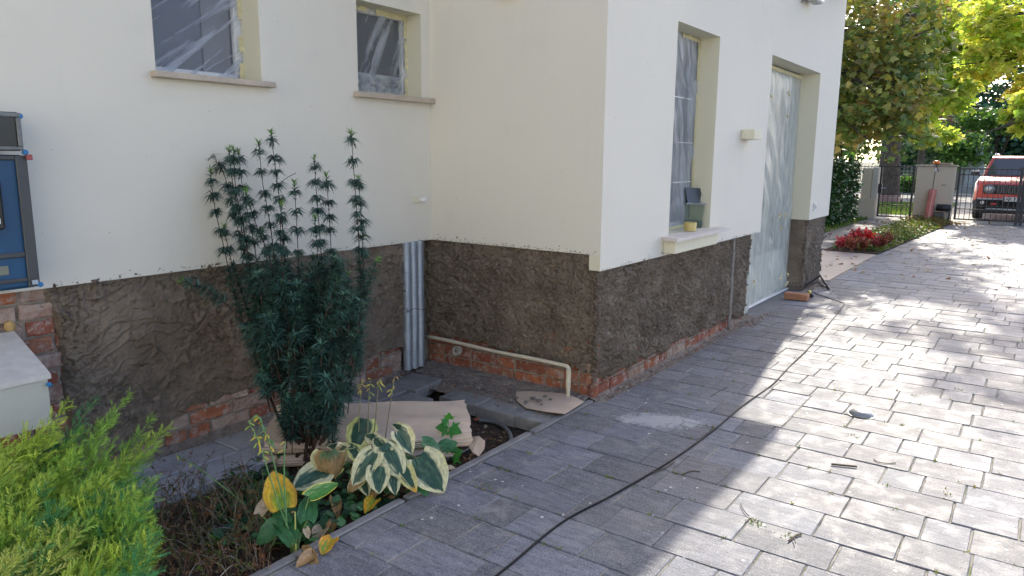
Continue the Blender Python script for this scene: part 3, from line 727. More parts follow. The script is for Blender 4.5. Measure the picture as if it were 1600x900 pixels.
def relA(S, Z):
    w = .35*fbm(S*2.2, Z*2.2, 50); sm = .010*fbm(S*2.2, Z*5+w*2, 11, 3); a = sstep(-.05, .25, fbm(S*2.7+4, Z*3.1, 61, 2)); d = .002+sm
    for k, (fx, fz, t, h) in enumerate(((2.2, 5.5, .05, .009), (3.4, 7.5, .12, .007), (1.7, 4.0, -.12, .008), (5.0, 9.0, .2, .005))):
        n = fbm(S*fx+w*3+k*5+.3*Z, Z*fz+w*3-.6*S*fz*.25, 15+k*7, 4); g = .75+.5*vnoise(S*7, Z*7, 90+k); h *= 1.45
        d = d+h*sstep(t, t+.025, n)*g+h*1.1*np.exp(-((n-t-.035)/.022)**2)*np.clip(g, 0, 2)*sstep(-.3, .3, vnoise(S*9+k, Z*9, 80+k))
    d = d+a*flakes(S, Z, 30, 12, .010, .010)+.25*flakes(S, Z, 16, 13, .006, .0)*(1-a)
    pits = vnoise(S*34, Z*34, 44); return d-.008*sstep(.80, .9, pits)
def relB(S, Z):
    b = .009*fbm(S*6, Z*6, 21, 3); k = .6+.5*sstep(-.4, .4, fbm(S*4, Z*4, 27, 2))
    return .007+b+k*(flakes(S, Z, 19, 22, .013, .018)+flakes(S, Z, 42, 23, .008, .010))+clods(S, Z, 70, 25, .25, .006)
def relC(S, Z):
    b = .009*fbm(S*5, Z*4, 31, 3); q = S+.3*Z
    return .007+b+flakes(q, Z, 20, 32, .013, .018, 1.35, .75)+flakes(q, Z, 44, 33, .009, .011, 1.3, .7)+clods(q, Z, 75, 35, .2, .006, 1.3, .6)
def mA(S, Z):
    edge = 0.05+0.115*sstep(1.75, 2.0, S)+0.035*fbm(S*6, Z*0, 71)-0.10*sstep(2.95, 3.15, S)*sstep(3.5, 3.35, S)*0
    left = 1.40+0.03*fbm(Z*9, S*0, 72)-0.04*sstep(.75, .9, Z)
    return sstep(0, 0.03, Z-edge)*sstep(0, 0.03, S-left)
def mB(S, Z): return sstep(0, 0.028, Z-(0.145+0.075*(S-2.12)/1.4+0.03*fbm(S*9, S*0, 73)+0.014*vnoise(S*34, S*0, 78)))
def mC(S, Z):
    edge = 0.085-0.045*sstep(6.2, 6.8, S)+0.03*fbm(S*7, S*0, 74)+0.014*vnoise(S*30, S*0, 79)
    return sstep(0, 0.028, Z-edge)*sstep(0, 0.03, (6.79+0.035*fbm(Z*10, Z*0, 75)+0.04*Z)-S)
plaster(fA, 1.2, 3.62, 0.0, ZB+.02, 0.005, mA, relA, M_plA)
plaster(fB, 2.136, 3.56, 0.0, ZB+.02, 0.0055, mB, relB, M_plB)
plaster(fC, 3.88, 6.92, 0.0, ZC+.03, 0.007, mC, relC, M_plB)
plaster(fC, 8.765, 9.67, 0.0, ZC+.02, 0.011, lambda S, Z: sstep(-0.01, 0.01, Z)*sstep(0, .02, 9.665+.012*fbm(Z*9, Z*0, 7)-S), relC, M_plB)
def fP(s, z, d): return np.stack([8.78-d, s, z], -1)
plaster(fP, 2.14, 2.35, 0.0, ZC+.02, 0.011, lambda S, Z: np.ones_like(S), lambda S, Z: 0.003+0.006*fbm(S*8, Z*8, 5)+clods(S, Z, 30, 8, .3, .004), M_plB)
# splashes of plaster thrown on the bottom edge of the painted walls
N = 420; r__ = np.random.default_rng(17); wl = r__.integers(0, 3, N); cl = r__.random(N)
def _u(a, b, k, n=11):
    c = r__.choice(np.linspace(a+.05, b-.05, n), N); return np.clip(c+r__.normal(0, .05, N), a, b)
sA, sB, sC = _u(1.4, 3.82, 0), _u(2.14, 3.46, 0), _u(3.9, 6.9, 0); hz = np.abs(r__.normal(0, .014, N))+.001
pos = np.where((wl == 0)[:, None], np.stack([sA, np.full(N, YA-.001), ZB+hz], 1), np.where((wl == 1)[:, None], np.stack([np.full(N, XB-.001), sB, ZB+hz], 1), np.stack([sC, np.full(N, YC-.001), ZC+hz], 1)))
nd = np.where((wl == 1)[:, None], np.array([[-1.0, 0, 0]]), np.array([[0, -1.0, 0]])); R = rotmats(np.tile(np.array([[0, 0, 1.0]]), (N, 1))+r__.normal(0, .01, (N, 3)), np.where(wl == 1, 0.0, math.pi/2))
BL = np.array([(-.5, -.3, -.2), (.5, -.4, -.2), (.5, .4, .2), (-.4, .5, .2), (0, 0, .35), (0, 0, -.35), (.5, 0, 0)])
v = scatter(BL, np.array([(0, 1, 4), (1, 2, 4), (2, 3, 4), (3, 0, 4), (0, 1, 5), (1, 2, 5), (2, 3, 5), (3, 0, 5)]), pos, R, r__.gamma(2, .0018, N)+.0015, np.tile(np.array([[.8, .8, .8]]), (N, 1)))
o = make('plaster_splash', v[0], v[1], M_plA, house, col=v[2]); o['kind'] = 'stuff'
# backing of the plinth so nothing shows through
m = MB(); m.box((3.965, 2.215, -0.1), (6.93, 9.9, 0.94)); m.box((8.83, 2.22, -.1), (9.66, 9.9, .9)); m.box((-2.9, 3.58, -.1), (3.96, 9.9, .95)); m.build('core_wall', M_mortar, house)
#PART3
# ================================================================== THINGS FIXED TO THE HOUSE
def top(o, label, cat, group=None, kind=None): return set_tag(o, label, cat, group, kind)
# electricity meter cabinet
t_ = thing('meter_cabinet', (1.0, 3.47, 0.96), 'blue electricity meter cabinet with smoked window and black top box on the cream wall', 'meter cabinet')
yF = 3.31
m = MB(); m.box((0.62, yF, 0.955), (1.272, 3.475, 1.49), bev=.012); m.build('cabinet_body', M_blue, t_)
m = MB()
for bx in (((1.235, yF-.012, 0.96), (1.276, yF-.001, 1.488)), ((0.62, yF-.012, 1.085), (1.234, yF-.001, 1.105)), ((0.62, yF-.012, 0.985), (1.234, yF-.001, 1.000)), ((0.62, yF-.012, 1.47), (1.234, yF-.001, 1.488))): m.box(*bx, bev=.003)
m.build('cover_frame', simple('grey_cover_frame', (0.055, 0.06, 0.065), 0.35, var=0.3), t_)
m = MB(); m.box((0.62, yF-.02, 1.505), (1.268, 3.475, 1.655), bev=.012); o = m.build('fuse_box', M_smoked, t_)
m = MB(); m.box((0.62, yF-.030, 1.635), (1.262, yF-.021, 1.652), bev=.003); m.box((0.62, yF-.030, 1.508), (1.262, yF-.021, 1.522), bev=.003); m.box((1.245, yF-.030, 1.523), (1.262, yF-.021, 1.634), bev=.003); m.build('box_rim', simple('worn_rim', (0.16, 0.17, 0.17), 0.4, var=.5, scale=60), o)
m = MB(); m.box((1.10, yF-.024, 1.565), (1.178, yF-.0205, 1.603)); m.build('sticker', M_orange, o)
m = MB(); m.box((0.80, yF-.028, 1.20), (1.170, yF-.001, 1.395), bev=.008); w_ = m.build('meter_display', M_smoked, t_)
m = MB(); m.box((0.83, yF-.031, 1.25), (1.135, yF-.0285, 1.375)); m.build('dial_plate', M_greyplastic, w_)
m = MB(); m.box((1.128, yF-.033, 1.225), (1.152, yF-.029, 1.245)); m.build('seal_tag', M_paper, w_)
m = MB(); m.box((1.10, yF-.006, 1.02), (1.17, yF-.0005, 1.055)); m.build('sticker', simple('faded_sticker', (0.19, 0.20, 0.15), .6), t_)
My = Matrix.Rotation(math.radians(90), 3, 'X')
for (x, z) in ((1.262, 1.640), (1.268, 1.500), (1.272, 0.968)):
    m = MB(); m.lathe([(0.010, 0), (0.011, 0.012), (0.008, 0.013), (0.008, 0.016), (0.004, 0.0165)], (x, yF-.012, z), 16, M=My); m.build('cover_screw', M_bluecap, t_)
m = MB(); m.box((1.268, yF-.03, 1.470), (1.290, yF-.018, 1.492), bev=.002); m.build('seal_tag', simple('red_seal', (0.30, 0.07, 0.07), .5), t_)
m = MB(); m.box((1.240, yF-.03, 0.972), (1.262, yF-.026, 0.990)); m.build('seal_tag', M_steel, t_)

# grey utility box under it
t_ = thing('utility_box', (0.9, 3.45, 0.40), 'pale grey utility box with sloped lid standing off the brick wall', 'utility box')
m = MB(); m.prism([(3.195, 0.40), (3.50, 0.40), (3.50, 0.735), (3.195, 0.610)], 'x', 0.60, 1.225); m.build('box_body', M_greybox, t_)
m = MB(); m.prism([(3.186, 0.596), (3.186, 0.616), (3.505, 0.748), (3.505, 0.737)], 'x', 0.592, 1.236); m.build('lid', simple('lid_paint', (0.55, 0.53, 0.50), .5, var=.25, scale=25), t_)
m = MB(); m.lathe([(0.009, 0), (0.010, 0.012), (0.007, 0.014)], (1.222, 3.186, 0.575), 14, M=My); m.build('cover_screw', M_bluecap, t_)
m = MB(); m.lathe([(0.004, 0), (0.004, 0.003)], (1.02, 3.195, 0.50), 10, M=My); m.build('rivet', M_greyplastic, t_)
# polyurethane foam squeezed out round the box
r_ = random.Random(4); M_foam = simple('old_foam', (0.52, 0.34, 0.13), 0.9, var=0.4, scale=50, bump=.8, bdist=.006)
for i in range(10):
    x = r_.uniform(0.95, 1.34); z = 0.80-0.10*(x-0.95)+r_.uniform(-.035, .03) if x < 1.26 else r_.uniform(.52, .76); rr = r_.uniform(.012, .026)
    m = MB(); m.lathe([(rr*0.5, -rr*.4), (rr*1.2, -rr*0.1), (rr*1.1, rr*.3), (rr*.5, rr*.5)], (0, 0, 0), 9, M=My); V = m.V[0]; V += np.array([[r_.uniform(-.2, .2)*rr for _ in range(3)] for _ in V]); V[:, 0] *= r_.uniform(.8, 1.7); m.V[0] = V+np.array((x, 3.516, z))
    auto_smooth(m.build('foam_blob', M_foam, house), 1.2)

# corrugated conduits in the corner, tied with wire
t_ = thing('cable_conduits', (3.69, 3.50, 0.0), 'three galvanised corrugated conduits set side by side in the plaster corner', 'conduit')
for i, x in enumerate((3.625, 3.688, 3.751)):
    zz = np.arange(0.015, 0.925, 0.0035); rr = 0.0315+0.0011*np.sin(zz*2*math.pi/0.014)
    m = MB(); m.tube(np.stack([np.full_like(zz, x+.002*i)+0.003*np.sin(zz*3), np.full_like(zz, 3.497), zz], 1), rr, 14); m.build('conduit', M_steel, t_, smooth=True)
m = MB(); a = np.linspace(0, 1, 20); m.tube(np.stack([3.59+0.2*a, 3.462-0.006*np.sin(a*9), 0.44+0.012*np.sin(a*5)], 1), 0.0022, 5); m.tube([(3.60, 3.462, .435), (3.585, 3.46, .455), (3.594, 3.455, .47)], .002, 5); m.build('wire_tie', simple('rusty_wire', (0.08, 0.06, 0.05), .7), t_)

# small cream pipe along the projecting wall
t_ = thing('drain_pipe', (3.80, 2.29, 0.0), 'thin cream plastic pipe running along the brick footing and bending down at its end', 'pipe')
pA, pB = on('x', 3.815, 664, 525), on('x', 3.800, 884, 572)
a = np.linspace(0, 1, 12)[:, None]; P = pA+(pB-pA)*a; P[:, 2] += 0.003*np.sin(np.linspace(0, 9, 12))
c = P[-1]; el = [c+np.array([0, -0.022*math.sin(q), -0.022*(1-math.cos(q))]) for q in np.linspace(0.2, math.pi/2, 7)]
m = MB(); m.tube(np.concatenate([P, el]), 0.0125, 12); m.build('pipe', M_creamplastic, t_, smooth=True)
e = el[-1]; m = MB()
prof = []; z = e[2]
for k in range(7): prof += [(0.0165, z), (0.0165, z-0.012), (0.0145, z-0.0135), (0.0145, z-0.0155)]; z -= 0.017
m.lathe([(r, zz-e[2]) for r, zz in prof], (e[0], e[1], e[2]), 16); m.build('ribbed_elbow', M_creamplastic, t_)
m = MB(); m.tube([(e[0], e[1], z+.005), (e[0], e[1], -0.004)], 0.0125, 12); m.build('pipe_foot', M_creamplastic, t_)
# buried pipe end in the bricks
q = on('x', 3.885, 714, 548)
t_ = thing('pipe_stub', q, 'broken white pipe end set in the brick footing behind the thin pipe', 'pipe stub')
Mx = Matrix.Rotation(math.radians(-78), 3, 'Y')
m = MB(); m.lathe([(0.034, -0.02), (0.036, 0.014), (0.030, 0.016), (0.027, 0.004), (0.012, 0.002), (0.010, 0.010)], q, 20, M=Mx); m.build('collar', simple('dirty_white', (0.45, 0.42, 0.38), .5, var=.5, scale=60), t_)
m = MB(); m.lathe([(0.010, 0.003), (0.009, 0.014)], q, 10, M=Mx); m.build('core_plug', M_greyplastic, t_)
# vertical conduit on the long wall
m = MB(); zz = np.linspace(0.0, ZC+.03, 14); m.tube(np.stack([6.322+0.004*np.sin(zz*7), np.full_like(zz, 2.142), zz], 1), 0.014, 10)
top(m.build('wall_conduit', simple('dusty_pipe', (0.27, 0.25, 0.23), .7, var=.4, scale=60), smooth=True), 'thin straight grey conduit running up the rough plaster beside the door', 'conduit')

# socket near the corner
t_ = thing('outdoor_socket', (3.73, 3.478, 1.20), 'small white outdoor socket with tilted cap on the cream wall corner', 'socket')
m = MB(); m.box((3.685, 3.466, 1.183), (3.735, 3.479, 1.226), bev=.003); m.build('back_plate', M_boxc, t_)
m = MB(); m.lathe([(0.017, 0), (0.019, 0.006), (0.019, 0.040), (0.014, 0.047), (0.006, 0.050)], (3.748, 3.470, 1.205), 18, M=My); m.build('cap', M_pvc, t_, smooth=False)
# box lamp on the long wall
t_ = thing('wall_lamp', (6.40, 2.10, 1.66), 'cream box wall lamp between the tall window and the door', 'wall lamp')
m = MB(); m.box((6.26, 2.005, 1.665), (6.46, 2.118, 1.745), bev=.003); m.build('lamp_body', M_boxc, t_)
m = MB(); m.box((6.28, 2.02, 1.660), (6.44, 2.10, 1.6645)); m.build('diffuser', simple('frosted', (0.5, 0.53, 0.5), .3), t_)
# lamp high up
t_ = thing('floodlight', (7.75, 2.05, 3.10), 'small white outdoor light fixed high on the wall above the door', 'wall lamp')
q = on('y', 2.07, 1268, 4)
m = MB(); m.box((q[0]-.17, 1.98, q[2]), (q[0]+.14, 2.09, q[2]+.11), bev=.012); m.build('lamp_body', M_pvc, t_)
m = MB(); m.box((q[0]-.13, 1.995, q[2]-.008), (q[0]+.10, 2.075, q[2]-.0005), bev=.003); m.build('diffuser', M_greybox, t_)
m = MB(); m.box((q[0]-.10, 2.09, q[2]+.02), (q[0]+.06, 2.119, q[2]+.08)); m.tube([(q[0]-.16, 2.085, q[2]+.05), (q[0]-.22, 2.08, q[2]+.01), (q[0]-.21, 2.11, q[2]-.03)], .008, 6); m.build('bracket', M_greyplastic, t_)
q = on('y', 2.12, 1272, 324)
t_ = thing('doorbell', q, 'white doorbell button right of the door opening', 'doorbell')
m = MB(); m.box((q[0]-.04, 2.103, q[2]-.04), (q[0]+.04, 2.119, q[2]+.05), bev=.004); m.build('plate', M_pvc, t_)
m = MB(); m.box((q[0]-.018, 2.096, q[2]-.02), (q[0]+.018, 2.1025, q[2]+.025), bev=.003); m.build('button', M_greybox, t_)
m = MB(); q = on('x', XB, 800, -3)
m.box((XB-.06, q[1]-.07, q[2]), (XB-.001, q[1]+.07, q[2]+.06), bev=.005); top(m.build('vent_cap', M_boxc), 'small cream vent cap high on the projecting wall', 'vent')

# ---- things on the tall window's sill
zs = 0.9595
def quadbox(m, c, w, d, z0, z1, tw, td, rot=0, c_=(1, 1, 1)):
    V = []
    for (W, D, z) in ((w, d, z0), (tw, td, z1)):
        for sx, sy in ((-1, -1), (1, -1), (1, 1), (-1, 1)):
            a, b = sx*W/2, sy*D/2; V.append((c[0]+a*math.cos(rot)-b*math.sin(rot), c[1]+a*math.sin(rot)+b*math.cos(rot), z))
    m.add(V, [(0, 3, 2, 1), (4, 5, 6, 7), (0, 1, 5, 4), (1, 2, 6, 5), (2, 3, 7, 6), (3, 0, 4, 7)], c_)
M_greenpl = NT('green_tinted_plastic'); M_greenpl.col((0.42, 0.52, 0.46)); M_greenpl.set(Roughness=0.12, Transmission_Weight=0.75, IOR=1.15); M_greenpl = M_greenpl.m
bx = on('z', zs, 1084, 355)
t_ = thing('feeder_box', bx, 'clear green-tinted square bin with folded tin hood standing on the window sill', 'bin')
m = MB(); quadbox(m, bx, .125, .125, zs+.001, zs+.185, .15, .15, .3); m.build('bin_body', M_greenpl, t_)
m = MB(); quadbox(m, (bx[0], bx[1]), .115, .115, zs+.004, zs+.06, .12, .12, .3); m.build('contents', simple('bin_contents', (.10, .12, .11), .5), t_)
m = MB(); quadbox(m, bx, .165, .165, zs+.1855, zs+.195, .175, .175, .3); m.tube([(bx[0]-.13, bx[1]+.02, zs+.192), (bx[0]+.17, bx[1]-.05, zs+.192)], .006, 6); m.build('rim', M_steel, t_)
m = MB(); p = np.array([bx[0]-.03, bx[1]+.02, zs+.196]); m.add([p+(-.07, 0.0, 0), p+(.05, -.05, 0), p+(.11, -.045, .11), p+(-.065, .03, .12), p+(-.02, .07, 0), p+(.10, .05, .11)], [(0, 1, 2, 3), (0, 4, 5, 3), (0, 1, 4), (3, 2, 5)]); m.build('tin_hood', M_darkmetal, t_)
m = MB(); p = p+np.array([.04, 0, 0]); m.add([p+(.01, -.06, 0), p+(.11, -.05, 0), p+(.05, .0, .10), p+(.03, .06, 0)], [(0, 1, 2), (1, 3, 2), (3, 0, 2)]); m.build('tin_hood', simple('pale_tin', (.38, .39, .36), .45), t_)
q = on('z', zs, 1078, 361)
m = MB(); m.lathe([(0.042, 0.001), (0.046, 0.004), (0.047, 0.062), (0.045, 0.066), (0.040, 0.066), (0.038, 0.012)], q, 24); t_ = thing('paste_tub', q, 'small yellow tub in front of the green-tinted bin on the sill', 'tub'); auto_smooth(m.build('tub_body', simple('yellow_tub', (0.60, 0.47, 0.17), .5), t_), .5)
m = MB(); m.lathe([(0.038, 0.056), (0.0375, 0.060)], q, 24); m.build('paste', simple('red_paste', (.30, .10, .05), .6), t_)
q = on('z', zs, 1056, 356)
t_ = thing('hand_tool', q, 'black power tool lying on the left end of the window sill', 'tool')
m = MB(); d = np.array([.9, -.25, 0]); d /= np.linalg.norm(d); q = q+(0, 0, .022); m.tube([q-d*.10+(0, 0, -.008), q-d*.05, q, q+d*.05, q+d*.085+(0, 0, .004)], [.012, .021, .022, .017, .009], 12); m.build('tool_body', M_blackplastic, t_, smooth=True)
m = MB(); m.tube([q+d*.07, q+d*.10+(0, 0, .02), q+d*.12+(0, 0, .035)], [.008, .010, .006], 8); m.build('nozzle', M_darkmetal, t_)

# ================================================================== THINGS ON THE DRIVE
# extension lead
PX = [(760, 912), (800, 880), (880, 815), (960, 772), (1050, 719), (1120, 668), (1165, 630), (1205, 602), (1235, 571), (1262, 545), (1293, 508), (1318, 477), (1313, 472), (1290, 464), (1270, 457)]
pts = [G(u, v, 0.006) for u, v in PX]
def smooth_path(P, n=8):
    P = np.array(P, float); out = []
    for i in range(len(P)-1):
        p0 = P[max(i-1, 0)]; p1 = P[i]; p2 = P[i+1]; p3 = P[min(i+2, len(P)-1)]
        for t in np.arange(n)/n: out.append(0.5*((2*p1)+(-p0+p2)*t+(2*p0-5*p1+4*p2-p3)*t*t+(-p0+3*p1-3*p2+p3)*t**3))
    out.append(P[-1]); return np.array(out)
pp = smooth_path([pts[0]+(pts[0]-pts[1])*3]+pts, 8); pp[:, 2] = 0.0065
m = MB(); m.tube(pp, 0.0045, 8); top(m.build('extension_lead', M_cable, smooth=True), 'long black extension lead snaking over the grey pavers to the door', 'cable')
q = G(1268, 462, .02); t_ = thing('cable_plug', q, 'black plug with a yellow cap lying next to the loose brick', 'plug')
m = MB(); m.tube([q+(-.03, 0, 0), q+(0, 0, .006), q+(.04, -.005, -.004)], [.02, .026, .012], 10); m.build('plug_body', M_blackplastic, t_, smooth=True)
m = MB(); m.tube([q+(-.03, .02, .03), q+(.01, .02, .05)], [.02, .014], 8); m.build('plug_cap', simple('yellow_rubber', (.55, .45, .12), .6), t_)
# loose brick
def loose(u0, v0, u1, v1, w, h, name, mat, label, cat):
    a = G(u0, v0); b = G(u1, v1); d = b-a; L = np.linalg.norm(d); d /= L; n = np.array([-d[1], d[0], 0.0])
    if n @ (a-CAM) < 0: n = -n
    M = np.eye(4); M[:3, 0] = d; M[:3, 1] = n; M[:3, 2] = (0, 0, 1); M[:3, 3] = a
    m = MB(); m.box((0, 0, 0.001), (L, w, h), bev=.005, M=M, c=(0.42, 0.19, 0.10)); return top(m.build(name, mat), label, cat)
loose(1224, 467, 1261, 471, .12, .068, 'loose_brick', simple('new_brick', (0.40, 0.19, 0.105), 0.85, var=.35, scale=40, bump=.6), 'single orange brick lying on the pavers at the foot of the plastered pillar', 'brick')
# folded black bracket
q = [G(1256, 448, .03), G(1281, 431, .16), G(1296, 452, .012), G(1278, 441, .03)]
t_ = thing('folding_bracket', G(1285, 450), 'black folded metal bracket leaning beside the plastered pillar on the drive', 'bracket')
m = MB(); m.tube([q[0], q[1]], .011, 6); m.build('bracket_arm', M_blackplastic, t_)
m = MB(); m.tube([q[1]+(0.01, 0, 0), q[2]], .012, 6); m.build('bracket_arm', M_blackplastic, t_)
m = MB(); m.tube([q[2]+(-.006, 0, 0), q[3]], .010, 6); m.build('bracket_arm', M_blackplastic, t_)
# drain cap
q = G(1346, 648); t_ = thing('floor_drain', q, 'domed grey metal cap set among the sunlit pavers', 'drain cap')
m = MB(); m.lathe([(0.072, 0.0), (0.070, 0.008), (0.060, 0.020), (0.038, 0.030), (0.012, 0.033)], q+(0, 0, 0.001), 28); m.build('dome', simple('dull_zinc', (.30, .31, .32), .35, .25, var=.3, scale=30), t_, smooth=True)
m = MB(); m.lathe([(0.080, 0.0), (0.080, 0.004), (0.073, 0.005)], q+(0, 0, 0.0005), 28); m.build('rim', M_darkmetal, t_)
# twigs
def twig(px, r, label, z=.006, fork=None):
    P = [G(u, v, z) for u, v in px]; m = MB(); m.tube(smooth_path(P, 4), r, 6)
    if fork: m.tube([G(u, v, z+.006) for u, v in fork], r*.6, 5)
    return top(m.build('twig', M_wood), label, 'twig')
twig([(1299, 725), (1318, 727), (1339, 729)], .005, 'short thick stick lying on the sunlit pavers below the drain cap')
twig([(1365, 717), (1372, 722), (1388, 724), (1400, 723)], .0022, 'thin curved twig right of the thick stick at the drive')
twig([(1022, 738), (1040, 731), (1054, 721)], .003, 'twig lying along the black cable in the shade')
twig([(1068, 741), (1080, 736), (1094, 737)], .003, 'small bent twig in the shade right of the cable')
twig([(1232, 845), (1242, 838), (1252, 834)], .0035, 'forked twig with a dry tuft on the sunlit pavers', fork=[(1240, 839), (1243, 848)])
twig([(1157, 787), (1163, 798), (1170, 806)], .0022, 'bent stem end beside the fresh sprig on the drive')
twig([(1110, 620), (1122, 612), (1136, 605)], .0022, 'dry twig just right of the cable near the shadow edge')

# ================================================================== CARDBOARD AND HOSE
def fold_sheet(name, FL, FR, depthdir, prof, mat, label, cat, ribs=True, jag=0.012, seed=1, parent=None, nl=70):
    FL = np.array(FL); FR = np.array(FR); m = MB(); r = np.random.default_rng(seed); ax = FR-FL
    P = smooth_path([(p[0], p[1], 0) for p in prof], 18)[:, :2]; npf = len(P)
    jl = np.cumsum(r.normal(0, jag/7, npf)); jr = np.cumsum(r.normal(0, jag/7, npf)); jl -= jl.mean(); jr -= jr.mean()
    s = np.concatenate([[0], np.cumsum(np.linalg.norm(np.diff(P, axis=0), axis=1))])
    T = np.gradient(P, axis=0); T /= np.linalg.norm(T, axis=1)[:, None]+1e-9; N = np.stack([-T[:, 1], T[:, 0]], 1)
    V = []
    for sgn in (0, 1):
        for i in range(npf):
            amp = 0.0018*math.sin(s[i]*2*math.pi/0.0125)*math.exp(-(max(P[i][0]-.01, 0)/.018)**2) if ribs else 0
            q = P[i]+N[i]*(amp-sgn*0.004)
            for k in range(nl):
                u = k/(nl-1); uu = u*(1+jr[i]-jl[i])+jl[i]
                wob = 0.010*math.sin(u*5+i*.05+seed)+0.006*math.sin(u*11+i*.12)+.012*u*u*(q[0] > .1)
                V.append(FL+ax*uu+depthdir*q[0]+np.array([0, 0, max(q[1]+wob*(q[1] > .03), 0.001-0.06)]))
    n2 = npf*nl; F = []
    for o_ in (0, n2):
        for i in range(npf-1):
            for k in range(nl-1):
                a = o_+i*nl+k; F.append((a, a+1, a+nl+1, a+nl))
    for i in range(npf-1):
        for k in (0, nl-1): a = i*nl+k; F.append((a, a+nl, a+nl+n2, a+n2))
    for k in range(nl-1):
        for i in (0, npf-1): a = i*nl+k; F.append((a, a+1, a+1+n2, a+n2))
    o = make(name, np.array(V), F, mat, parent, smooth=False)
    if label: top(o, label, cat)
    return o
cFL, cFR = G(408, 712, 0.03), G(736, 698, 0.03)
cFL[2] = cFR[2] = 0
t_ = thing('folded_cardboard', (cFL+cFR)/2, 'large sheet of brown corrugated cardboard folded over itself behind the hostas', 'cardboard')
dd = np.array([-(cFR-cFL)[1], (cFR-cFL)[0], 0.0]); dd /= np.linalg.norm(dd)
if dd @ (cFL-CAM) < 0: dd = -dd
fold_sheet('folded_layer', cFL+dd*.02, cFL+(cFR-cFL)*.93+dd*.02, dd, [(.28, -.03), (.12, -.045), (.01, -.045), (-.02, -.018), (.0, .008), (.10, .012), (.30, .015)], M_card, None, None, seed=2, parent=t_)
cA = cFL+(cFR-cFL)*0.01
fold_sheet('folded_layer', cA, cFR, dd, [(.30, .024), (.10, .026), (.03, .028), (.004, .05), (.015, .080), (.07, .100), (.16, .115), (.26, .112), (.36, .125), (.42, .14)], M_card, None, None, seed=5, parent=t_)
q = G(748, 698, .03); pc = [G(735, 683, .05), G(748, 681, .07), G(758, 689, .07), (G(757, 700, .05)), G(748, 712, .02), G(738, 706, .03), G(732, 696, .035)]
m = MB(); c_ = np.mean(pc, 0)+(0, 0, .012); V = [np.array(p) for p in pc]+[c_]+[np.array(p)-(0, 0, .004) for p in pc]; n = len(pc)
m.add(V, [(i, (i+1) % n, n) for i in range(n)]+[(i, (i+1) % n, n+1+(i+1) % n, n+1+i) for i in range(n)]+[tuple(n+1+i for i in range(n))]); top(m.build('cardboard_scrap', M_card), 'torn scrap of cardboard at the right end of the big folded sheet', 'cardboard')
pc = [G(u, v, z) for u, v, z in ((806, 612, .004), (830, 611, .012), (862, 613, .016), (890, 616, .02), (912, 627, .032), (899, 636, .036), (883, 646, .034), (855, 643, .026), (822, 637, .016), (808, 626, .006))]
m = MB(); n = len(pc); c_ = np.mean(pc, 0)+(0, 0, -.004); V = [np.array(p) for p in pc]+[c_]+[np.array(p)-(0, 0, .0035) for p in pc]
m.add(V, [(i, (i+1) % n, n) for i in range(n)]+[(i, (i+1) % n, n+1+(i+1) % n, n+1+i) for i in range(n)]+[tuple(n+1+i for i in range(n))]); top(m.build('cardboard_sheet', M_card), 'dusty piece of cardboard lying under the foot of the thin cream pipe', 'cardboard')
hp = [G(748, 657, -.066), G(765, 658, -.066), G(785, 665, -.062), G(796, 677, -.058), G(798, 689, -.05), G(793, 698, -.045), G(780, 706, -.05)]
m = MB(); m.tube(smooth_path(hp, 6), .0125, 10); top(m.build('garden_hose', M_greyplastic, smooth=True), 'short curved grey hose lying in the dug-out pit', 'hose')
hp = [G(560, 790, -.035), G(600, 765, -.03), G(660, 738, -.03), G(700, 718, -.03), G(735, 700, -.03), G(760, 687, -.04)]
m = MB(); m.tube(smooth_path(hp, 6), .009, 8); top(m.build('garden_hose', M_blackplastic, smooth=True), 'thin black irrigation hose along the kerb beside the hostas', 'hose')
# rubble stones
r_ = random.Random(12)
def stone(name, p, s, mat, label, cat, group=None):
    m = MB(); V = []; n = 9; st = r_.random()*9
    prof = [(0.45, -.3), (.95, -.05), (.85, .35), (.4, .55)]; m.lathe([(a*s, b*s*.7) for a, b in prof], (0, 0, 0), n)
    V = m.V[0]; V += np.array([[r_.uniform(-.16, .16)*s for _ in range(3)] for _ in V]); V[:, 0] *= r_.uniform(.8, 1.4); m.V[0] = V+np.array(p)
    return top(m.build(name, mat), label, cat, group)
M_stone = simple('plaster_lump', (0.19, 0.165, 0.14), .95, var=.4, scale=60, bump=.9, bdist=.004)
for (u, v, s) in ((832, 622, .02), (842, 626, .024), (852, 619, .014), (822, 628, .015), (846, 632, .010), (860, 624, .012)):
    stone('plaster_lump', G(u, v, .02+s*.3), s, M_stone, {.02: 'left of the two big plaster lumps on the dusty cardboard', .024: 'biggest plaster lump on the dusty cardboard near the pipe', .014: 'plaster lump farthest back on the dusty cardboard', .015: 'small plaster lump at the left front corner of the dusty cardboard', .010: 'tiny plaster lump in front of the biggest one on the cardboard', .012: 'small plaster lump nearest the pipe foot on the cardboard'}[s], 'rubble', 'plaster lumps on the small cardboard')
stone('broken_brick_piece', G(746, 655, -.062), .022, simple('brick_bit', (.35, .13, .07), .9, var=.3), 'orange broken brick bit at the start of the grey hose', 'brick')
V = []; F = []; n = 0; parts = []
